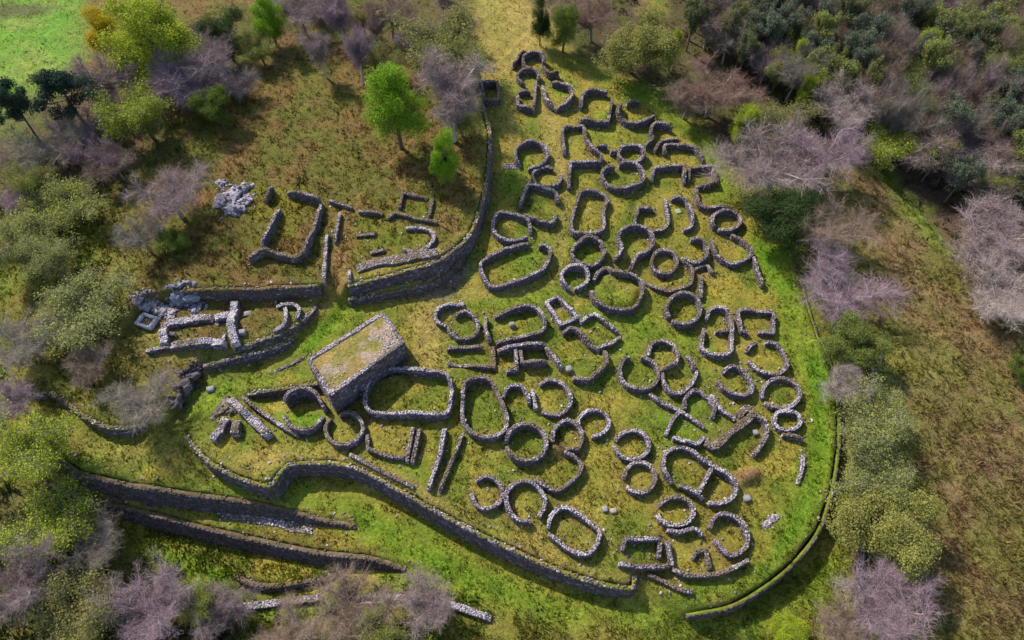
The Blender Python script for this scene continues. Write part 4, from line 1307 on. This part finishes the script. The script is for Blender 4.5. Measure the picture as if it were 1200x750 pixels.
tree('bare', 'grey', 26, 400, 66, 8.0, 'tall grey leafless tree at the left edge, level with the bath house')
tree('bare', 'brown', 104, 420, 46, 6.0, 'brownish leafless tree below the big sage-grey one')
tree('bare', 'purple', 14, 470, 46, 7.0, 'purple leafless tree at the left edge above the lime budding tree')
tree('budding', 'lime', 36, 520, 86, 11.0, 'lime-tinged budding tree at the left edge, lower half')
tree('budding', 'lime', 50, 608, 88, 10.0, 'yellow-green budding tree at the left edge above the bottom corner')
tree('bare', 'grey', 108, 640, 60, 8.0, 'grey-brown leafless tree right of the yellow-green budding one')
tree('bare', 'mauve', 16, 684, 70, 11.0, 'mauve leafless tree in the bottom left corner')
tree('budding', 'goldolive', 78, 722, 90, 11.0, 'large golden-grey budding tree at the bottom left')
tree('bare', 'purple', 176, 712, 84, 11.0, 'large lilac leafless tree at the bottom left')
tree('bare', 'mauve', 124, 694, 38, 7.0, 'small mauve leafless tree between golden and lilac ones')
tree('budding', 'lime', 222, 702, 44, 8.0, 'small lime budding tree right of the lilac leafless one')
tree('bare', 'mauve', 252, 714, 62, 9.0, 'mauve leafless tree right of the small lime one at the bottom')
tree('bare', 'brown', 404, 708, 86, 10.0, 'brown leafless tree over the field wall at the bottom')
tree('bare', 'mauve', 502, 710, 60, 9.0, 'mauve leafless tree over the right part of the field wall')
tree('budding', 'olive', 446, 738, 44, 7.0, 'olive budding tree between the two leafless ones at the bottom')
tree('bare', 'brown', 330, 742, 60, 8.0, 'low brown leafless tree cut by the bottom edge, left of centre')

# along the top middle
tree('birch', 'purple', 396, 14, 44, 13.2, 'leafless purple tree at the top edge, left of centre')
tree('birch', 'purple', 418, 62, 41, 12.0, 'narrow violet leafless tree above the brown hill')
tree('birch', 'mauve', 374, 58, 39, 10.8, 'narrow mauve leafless tree left of the violet one')
tree('budding', 'goldolive', 450, 62, 44, 10.8, 'small yellow-olive budding tree behind the vivid green tree')
tree('leafy', 'vivid', 460, 114, 78, 19.2, 'vivid green tree standing on the brown hill')
tree('leafy', 'vivid', 519, 174, 40, 13.0, 'narrow vivid green tree by the citadel wall')
tree('birch', 'mauve', 526, 108, 90, 18.0, 'tall leafless birch with white trunk above the narrow green tree')
tree('budding', 'goldolive', 508, 36, 87, 15.6, 'tall olive budding tree at the top, left of the tan path')
tree('budding', 'olive', 546, 62, 53, 13.2, 'olive budding tree beside the tan path at the top')
tree('bare', 'brown', 455, 8, 57, 12.0, 'brown leafless tree cut by the top edge above the brown hill')
tree('bare', 'mauve', 350, 6, 53, 10.8, 'mauve leafless tree cut by the top edge right of the bright green one')
tree('leafy', 'dark', 634, 16, 26, 12.0, 'narrow very dark conifer at the top edge right of the tan path')
tree('leafy', 'green', 662, 26, 42, 11.0, 'mid-green tree right of the narrow dark conifer')
tree('bare', 'rust', 696, 14, 46, 11.0, 'rust-brown leafless tree at the top, left of the big olive tree')
tree('round', 'goldolive', 745, 44, 88, 13.0, 'big olive-green budding tree at the top right of the village tip', name='budding_tree')
tree('leafy', 'lime', 790, 52, 22, 10.0, 'slim lime tree at the right of the big olive-green one')
tree('budding', 'olive', 540, 130, 46, 9.6, 'small budding tree right of the tall leafless birch')

# right side: edge of the wood and the tree row along the rampart
tree('bare', 'rust', 838, 100, 72, 12.0, 'wide rust-brown leafless tree at the edge of the wood')
tree('bare', 'brown', 808, 112, 44, 9.0, 'low brown leafless tree left of the wide rust-brown one')
tree('leafy', 'lime', 876, 142, 42, 10.0, 'lime-green tree slanting along the edge of the wood')
tree('budding', 'goldolive', 920, 140, 60, 11.0, 'golden-olive budding tree right of the slanting lime one')
tree('bare', 'mauve', 916, 186, 104, 12.0, 'broad mauve leafless tree just above the big dark evergreen')
tree('bare', 'purple', 972, 176, 70, 12.0, 'purple leafless tree right of the broad mauve one')
tree('round', 'dark', 914, 245, 88, 9.0, 'big dark evergreen tree beside the right edge of the village')
tree('bare', 'pale', 996, 118, 62, 12.0, 'pale twisted leafless tree in the wood')
tree('budding', 'lime', 1040, 160, 56, 9.0, 'lime-green budding tree in the gap of the wood')
tree('bare', 'brown', 976, 262, 66, 9.0, 'brown leafless tree right of the big dark evergreen')
tree('bare', 'purple', 992, 326, 94, 10.0, 'large violet leafless tree in the right tree row')
tree('round', 'softgreen', 1004, 402, 72, 8.0, 'olive-green rounded tree in the right tree row', name='budding_tree')
tree('bare', 'pale', 996, 448, 44, 7.0, 'pale thin leafless tree under the olive one in the right row')
tree('budding', 'sage', 1030, 482, 76, 10.0, 'sage-grey budding tree in the middle of the right tree row')
tree('budding', 'sage', 1022, 552, 72, 9.0, 'greyish budding tree above the widest olive one in the right row')
tree('round', 'goldolive', 1042, 606, 112, 10.0, 'widest olive-yellow budding tree in the right tree row', name='budding_tree')
tree('bare', 'purple', 1038, 706, 92, 11.0, 'pink-violet leafless tree with pale limbs at the bottom right')
tree('bare', 'brown', 992, 732, 60, 8.0, 'brown leafless tree left of the pink-violet one')
tree('leafy', 'lime', 928, 744, 52, 4.0, 'lime-green bush cut by the bottom edge, right of centre', cat='bush', name='green_bush', crown_at=.5)
tree('bare', 'pale', 1186, 350, 76, 10.0, 'pale pinkish leafless tree at the right edge')
tree('bare', 'mauve', 1178, 268, 96, 12.0, 'broad grey-mauve leafless tree at the right edge below the wood')
tree('round', 'green', 1198, 432, 30, 5.0, 'green bush cut by the right edge', cat='bush', name='green_bush', crown_at=.5)
tree('bare', 'mauve', 1138, 176, 96, 13.0, 'wide grey-mauve leafless tree at the right side of the wood')
tree('round', 'dark', 1194, 158, 50, 12.0, 'very dark evergreen at the right edge of the wood')
tree('leafy', 'lime', 934, 62, 26, 12.0, 'small bright lime crown among dark trees, left part of the wood')
tree('leafy', 'lime', 946, 104, 26, 10.0, 'small bright lime crown above the golden-olive tree')
tree('leafy', 'lime', 1086, 54, 34, 12.0, 'lime crown in the middle of the wood')
tree('leafy', 'lime', 1174, 46, 28, 12.0, 'lime crown near the top right corner of the wood')

# the dense wood in the upper right corner
GW = {'wood': ('evergreen', 'evergreen trees of the dense wood'), 'bare': ('leafless tree', 'leafless trees of the dense wood'), 'budding': ('budding tree', 'budding trees of the dense wood')}
MARKS = [('small bright lime crown in the wood', 934, 62), ('golden-olive tree at the wood edge', 920, 140), ('lime crown mid wood', 1086, 54), ('lime crown near the top right corner', 1174, 46),
         ('pale twisted leafless tree', 996, 118), ('wide grey-mauve tree of the wood', 1138, 176), ('very dark evergreen at the right edge', 1194, 158), ('wide rust-brown tree at the wood edge', 838, 100), ('lime tree in the gap of the wood', 1040, 160)]
COLWORD = {'bluegreen': 'blue-green', 'mid': 'mid-green', 'sage': 'grey-green', 'grey': 'grey', 'brown': 'brown', 'mauve': 'mauve', 'pale': 'pale', 'olive': 'olive', 'green': 'green'}
NTH = ['nearest', 'second', 'third', 'fourth', 'fifth', 'sixth', 'seventh', 'eighth', 'ninth', 'tenth', 'eleventh', 'twelfth', 'thirteenth', 'fourteenth', 'fifteenth', 'sixteenth', 'seventeenth', 'eighteenth', 'nineteenth', 'twentieth']
WOODLIST = []
wood = np.stack(unproj(*np.array([(782, -40), (1240, -60), (1240, 220), (1150, 225), (1100, 215), (1060, 185), (1010, 160), (960, 150), (905, 118), (850, 88), (800, 64)], float).T, 0.0), 1)
rw = np.random.default_rng(5)
cand = np.column_stack([rw.uniform(wood[:, 0].min(), wood[:, 0].max(), 3600), rw.uniform(wood[:, 1].min(), wood[:, 1].max(), 3600)])
cand = cand[poly_sd(cand[:, 0], cand[:, 1], wood) > 0]
for cx_, cy_ in cand:
    if any((cx_ - a) ** 2 + (cy_ - b) ** 2 < (1.7 + w * .20) ** 2 for a, b, w in TREE_XY):
        continue
    px_, py_, dep_ = to_px(cx_, cy_, 7.0)
    if px_ > 1235 or py_ < -45:
        continue
    u = rw.random()
    dark_bias = .46 if py_ < 120 else .36
    kind = 'wood' if u < dark_bias else ('bare' if u < dark_bias + .37 else 'budding')
    tint = {'wood': rw.choice(['bluegreen', 'bluegreen', 'mid', 'sage']), 'bare': rw.choice(['grey', 'brown', 'brown', 'mauve']), 'budding': rw.choice(['olive', 'sage', 'green'])}[kind]
    hh = rw.uniform(10.5, 14.5)
    o = tree(kind, tint, 0, 0, rw.uniform(5.5, 8.0) * FPX / dep_, hh, '', GW[kind][1], xy=(float(cx_), float(cy_)))
    mk = min(MARKS, key=lambda q: (q[1] - px_) ** 2 + (q[2] - py_) ** 2)
    ux, uy = px_ - mk[1], py_ - mk[2]
    way = ('right of' if ux > 0 else 'left of') if abs(ux) > abs(uy) else ('below' if uy > 0 else 'above')
    WOODLIST.append((f'{COLWORD[tint]} {GW[kind][0]}', way, mk[0], math.hypot(ux, uy), o))
# thickets along the top of the hill and round the pines
MARKS2 = [('large lime-green tree', 172, 28), ('larger dark pine', 78, 112), ('narrow violet leafless tree', 418, 62), ('tall olive tree beside the tan path', 508, 36), ('round mid-green bushy tree', 245, 119), ('rounded brown leafless tree', 130, 187)]
GT = 'bare trees and saplings of the thickets on the hill'
for poly, count, sd in (([(330, -15), (550, -15), (556, 50), (480, 66), (400, 40), (340, 30)], 15, 1), ([(60, 130), (120, 90), (200, 60), (270, 70), (270, 110), (190, 160), (150, 215), (80, 215), (40, 190)], 16, 2)):
    P = np.stack(unproj(*np.array(poly, float).T, 2.0), 1)
    rt = np.random.default_rng(70 + sd)
    got = 0
    while got < count:
        cx_, cy_ = rt.uniform(P[:, 0].min(), P[:, 0].max()), rt.uniform(P[:, 1].min(), P[:, 1].max())
        if poly_sd(np.array([cx_]), np.array([cy_]), P)[0] < 0:
            continue
        got += 1
        px_, py_, dep_ = [float(v) for v in to_px(cx_, cy_, 5.0)]
        kind = 'budding' if rt.random() < .25 else ('birch' if sd == 1 and rt.random() < .5 else 'bare')
        tint = rt.choice(['olive', 'goldolive']) if kind == 'budding' else rt.choice(['purple', 'mauve', 'brown', 'purple'])
        o = tree(kind, tint, 0, 0, rt.uniform(4, 6) * FPX / dep_, rt.uniform(5.5, 9.0), '', GT, xy=(cx_, cy_))
        mk = min(MARKS2, key=lambda q: (q[1] - px_) ** 2 + (q[2] - py_) ** 2)
        ux, uy = px_ - mk[1], py_ - mk[2]
        way = ('right of' if ux > 0 else 'left of') if abs(ux) > abs(uy) else ('below' if uy > 0 else 'above')
        WOODLIST.append((f"{ {'purple': 'violet'}.get(tint, COLWORD.get(tint, 'golden')) } {'budding' if kind == 'budding' else 'leafless'} thicket tree", way, mk[0], math.hypot(ux, uy), o))
seen = {}
for what, way, mk, dist, o in sorted(WOODLIST, key=lambda q: q[3]):     # each tree named by its place next to a tree that stands out
    k = (what, way, mk)
    seen[k] = seen.get(k, 0) + 1
    o['label'] = f'{what}, {NTH[min(seen[k], 20) - 1]} one {way} the {mk}'
# ------------------------------------------------------------------ ground cover nobody could count: grass tufts, heath, undergrowth
WALL_XY = np.vstack([np.array(o.matrix_basis.translation)[None, :2] for o in COL.objects if o.type == 'EMPTY'])


def tuft_field(name, label, cat, n, accept, size, blades, width, jitter, colfn, spread):
    px = RNG.uniform(-70, 1270, n)
    py = RNG.uniform(-40, 800, n)
    X, Y = on_ground(px, py, 0.0, 121)
    k = accept(px, py, X, Y)
    X, Y = X[k], Y[k]
    ok = (X > CX0 + 1) & (X < CX1 - 1) & (Y > CY0 + 1) & (Y < CY1 - 1)
    X, Y = X[ok], Y[ok]
    m = len(X)
    gx0, gy0 = (ground(X + .5, Y) - ground(X - .5, Y)), (ground(X, Y + .5) - ground(X, Y - .5))
    flat = np.hypot(gx0, gy0) < .9
    X, Y = X[flat], Y[flat]
    m = len(X)
    Z = ground(X, Y) - .02
    sz = size * RNG.lognormal(0, .38, m)
    c = colfn(X, Y, m)
    P = np.repeat(np.column_stack([X, Y, Z]), blades, 0)
    sz = np.repeat(sz, blades)
    n2 = len(P)
    a = RNG.uniform(0, 6.283, n2)
    d = np.column_stack([np.cos(a), np.sin(a)])
    P[:, :2] += d * (sz * RNG.uniform(0, spread, n2))[:, None]
    L = sz * RNG.uniform(.7, 1.3, n2)
    lean = RNG.uniform(.25, .95, n2)
    tip = P + np.column_stack([d * (L * lean)[:, None], L * np.sqrt(1 - .8 * lean ** 2)])
    side = np.column_stack([-d[:, 1], d[:, 0], np.zeros(n2)]) * (width * sz)[:, None]
    V = np.stack([P - side, P + side, tip], 1).reshape(-1, 3)
    F = np.arange(n2 * 3).reshape(-1, 3)
    cc = np.repeat(c, blades, 0) * RNG.uniform(1 - jitter, 1 + jitter, (n2, 1))
    o = link(name, mesh_np(name, V, F, M_GRASS, np.repeat(np.clip(cc, .004, 1), 3, 0)), None, 'stuff')
    o['label'], o['category'] = label, cat
    return o


def in_poly(poly, X, Y):
    return poly_sd(X, Y, np.stack(unproj(*np.array(poly, float).T, 0.0), 1)) > 0


HILL = [(150, 300), (200, 200), (270, 110), (340, 40), (440, 60), (560, 90), (570, 215), (550, 280), (410, 335), (250, 338), (170, 345)]
FIELDP = [(985, 250), (1010, 190), (1100, 250), (1260, 340), (1260, 810), (1060, 810), (1080, 600), (1060, 430)]
LEFTP = [(-60, 190), (160, 180), (150, 300), (170, 345), (120, 420), (200, 470), (160, 498), (60, 460), (-60, 440)]
LOWP = [(-60, 560), (90, 560), (240, 610), (470, 668), (640, 722), (620, 800), (-60, 800)]
WOODP = [(600, -60), (780, 60), (860, 150), (930, 200), (1010, 180), (1110, 260), (1260, 330), (1260, -60)]
LOWR = [(760, 726), (900, 700), (985, 640), (1000, 540), (1010, 640), (1050, 800), (600, 800), (600, 726)]


def hue(X, Y, m, a=(1, 1, 1), v=.18):
    return ground_col(X, Y) * np.array(a) * (1 + RNG.normal(0, v, (m, 1))) * (1 + RNG.normal(0, .06, (m, 3)))


def wild(px, py, X, Y):
    return in_poly(HILL, X, Y) | in_poly(FIELDP, X, Y)


def under(px, py, X, Y):
    return (in_poly(LEFTP, X, Y) | in_poly(LOWP, X, Y) | in_poly(WOODP, X, Y)) & (vnoise(X, Y, 5, 61, 2) > -.25)


def tame(px, py, X, Y):
    return ~(in_poly(HILL, X, Y) | in_poly(FIELDP, X, Y) | in_poly(WOODP, X, Y)) & (vnoise(X, Y, 3.0, 63, 2) > -.35)


def lowr(px, py, X, Y):
    return in_poly(LOWR, X, Y)


tuft_field('grass', 'short ochre and green grass tufts covering the village ground', 'grass', 115000, tame, .20, 4, .26, .25, lambda X, Y, m: hue(X, Y, m, (.95, .95, .9), .38), .7)
tuft_field('heath', 'brown heather and dry tussocks on the hill and the right field', 'heath', 85000, wild, .30, 7, .2, .30, lambda X, Y, m: hue(X, Y, m, (1.15, 1.08, 1.05), .28), .9)
tuft_field('undergrowth', 'dark mixed undergrowth under the trees', 'undergrowth', 36000, under, .5, 7, .2, .35, lambda X, Y, m: hue(X, Y, m, (.85, 1.05, .75), .35), .9)
tuft_field('rough_grass', 'rough green grass below the lower ramparts', 'grass', 30000, lowr, .38, 7, .15, .3, lambda X, Y, m: hue(X, Y, m, (1, 1.02, .9), .25), .8)
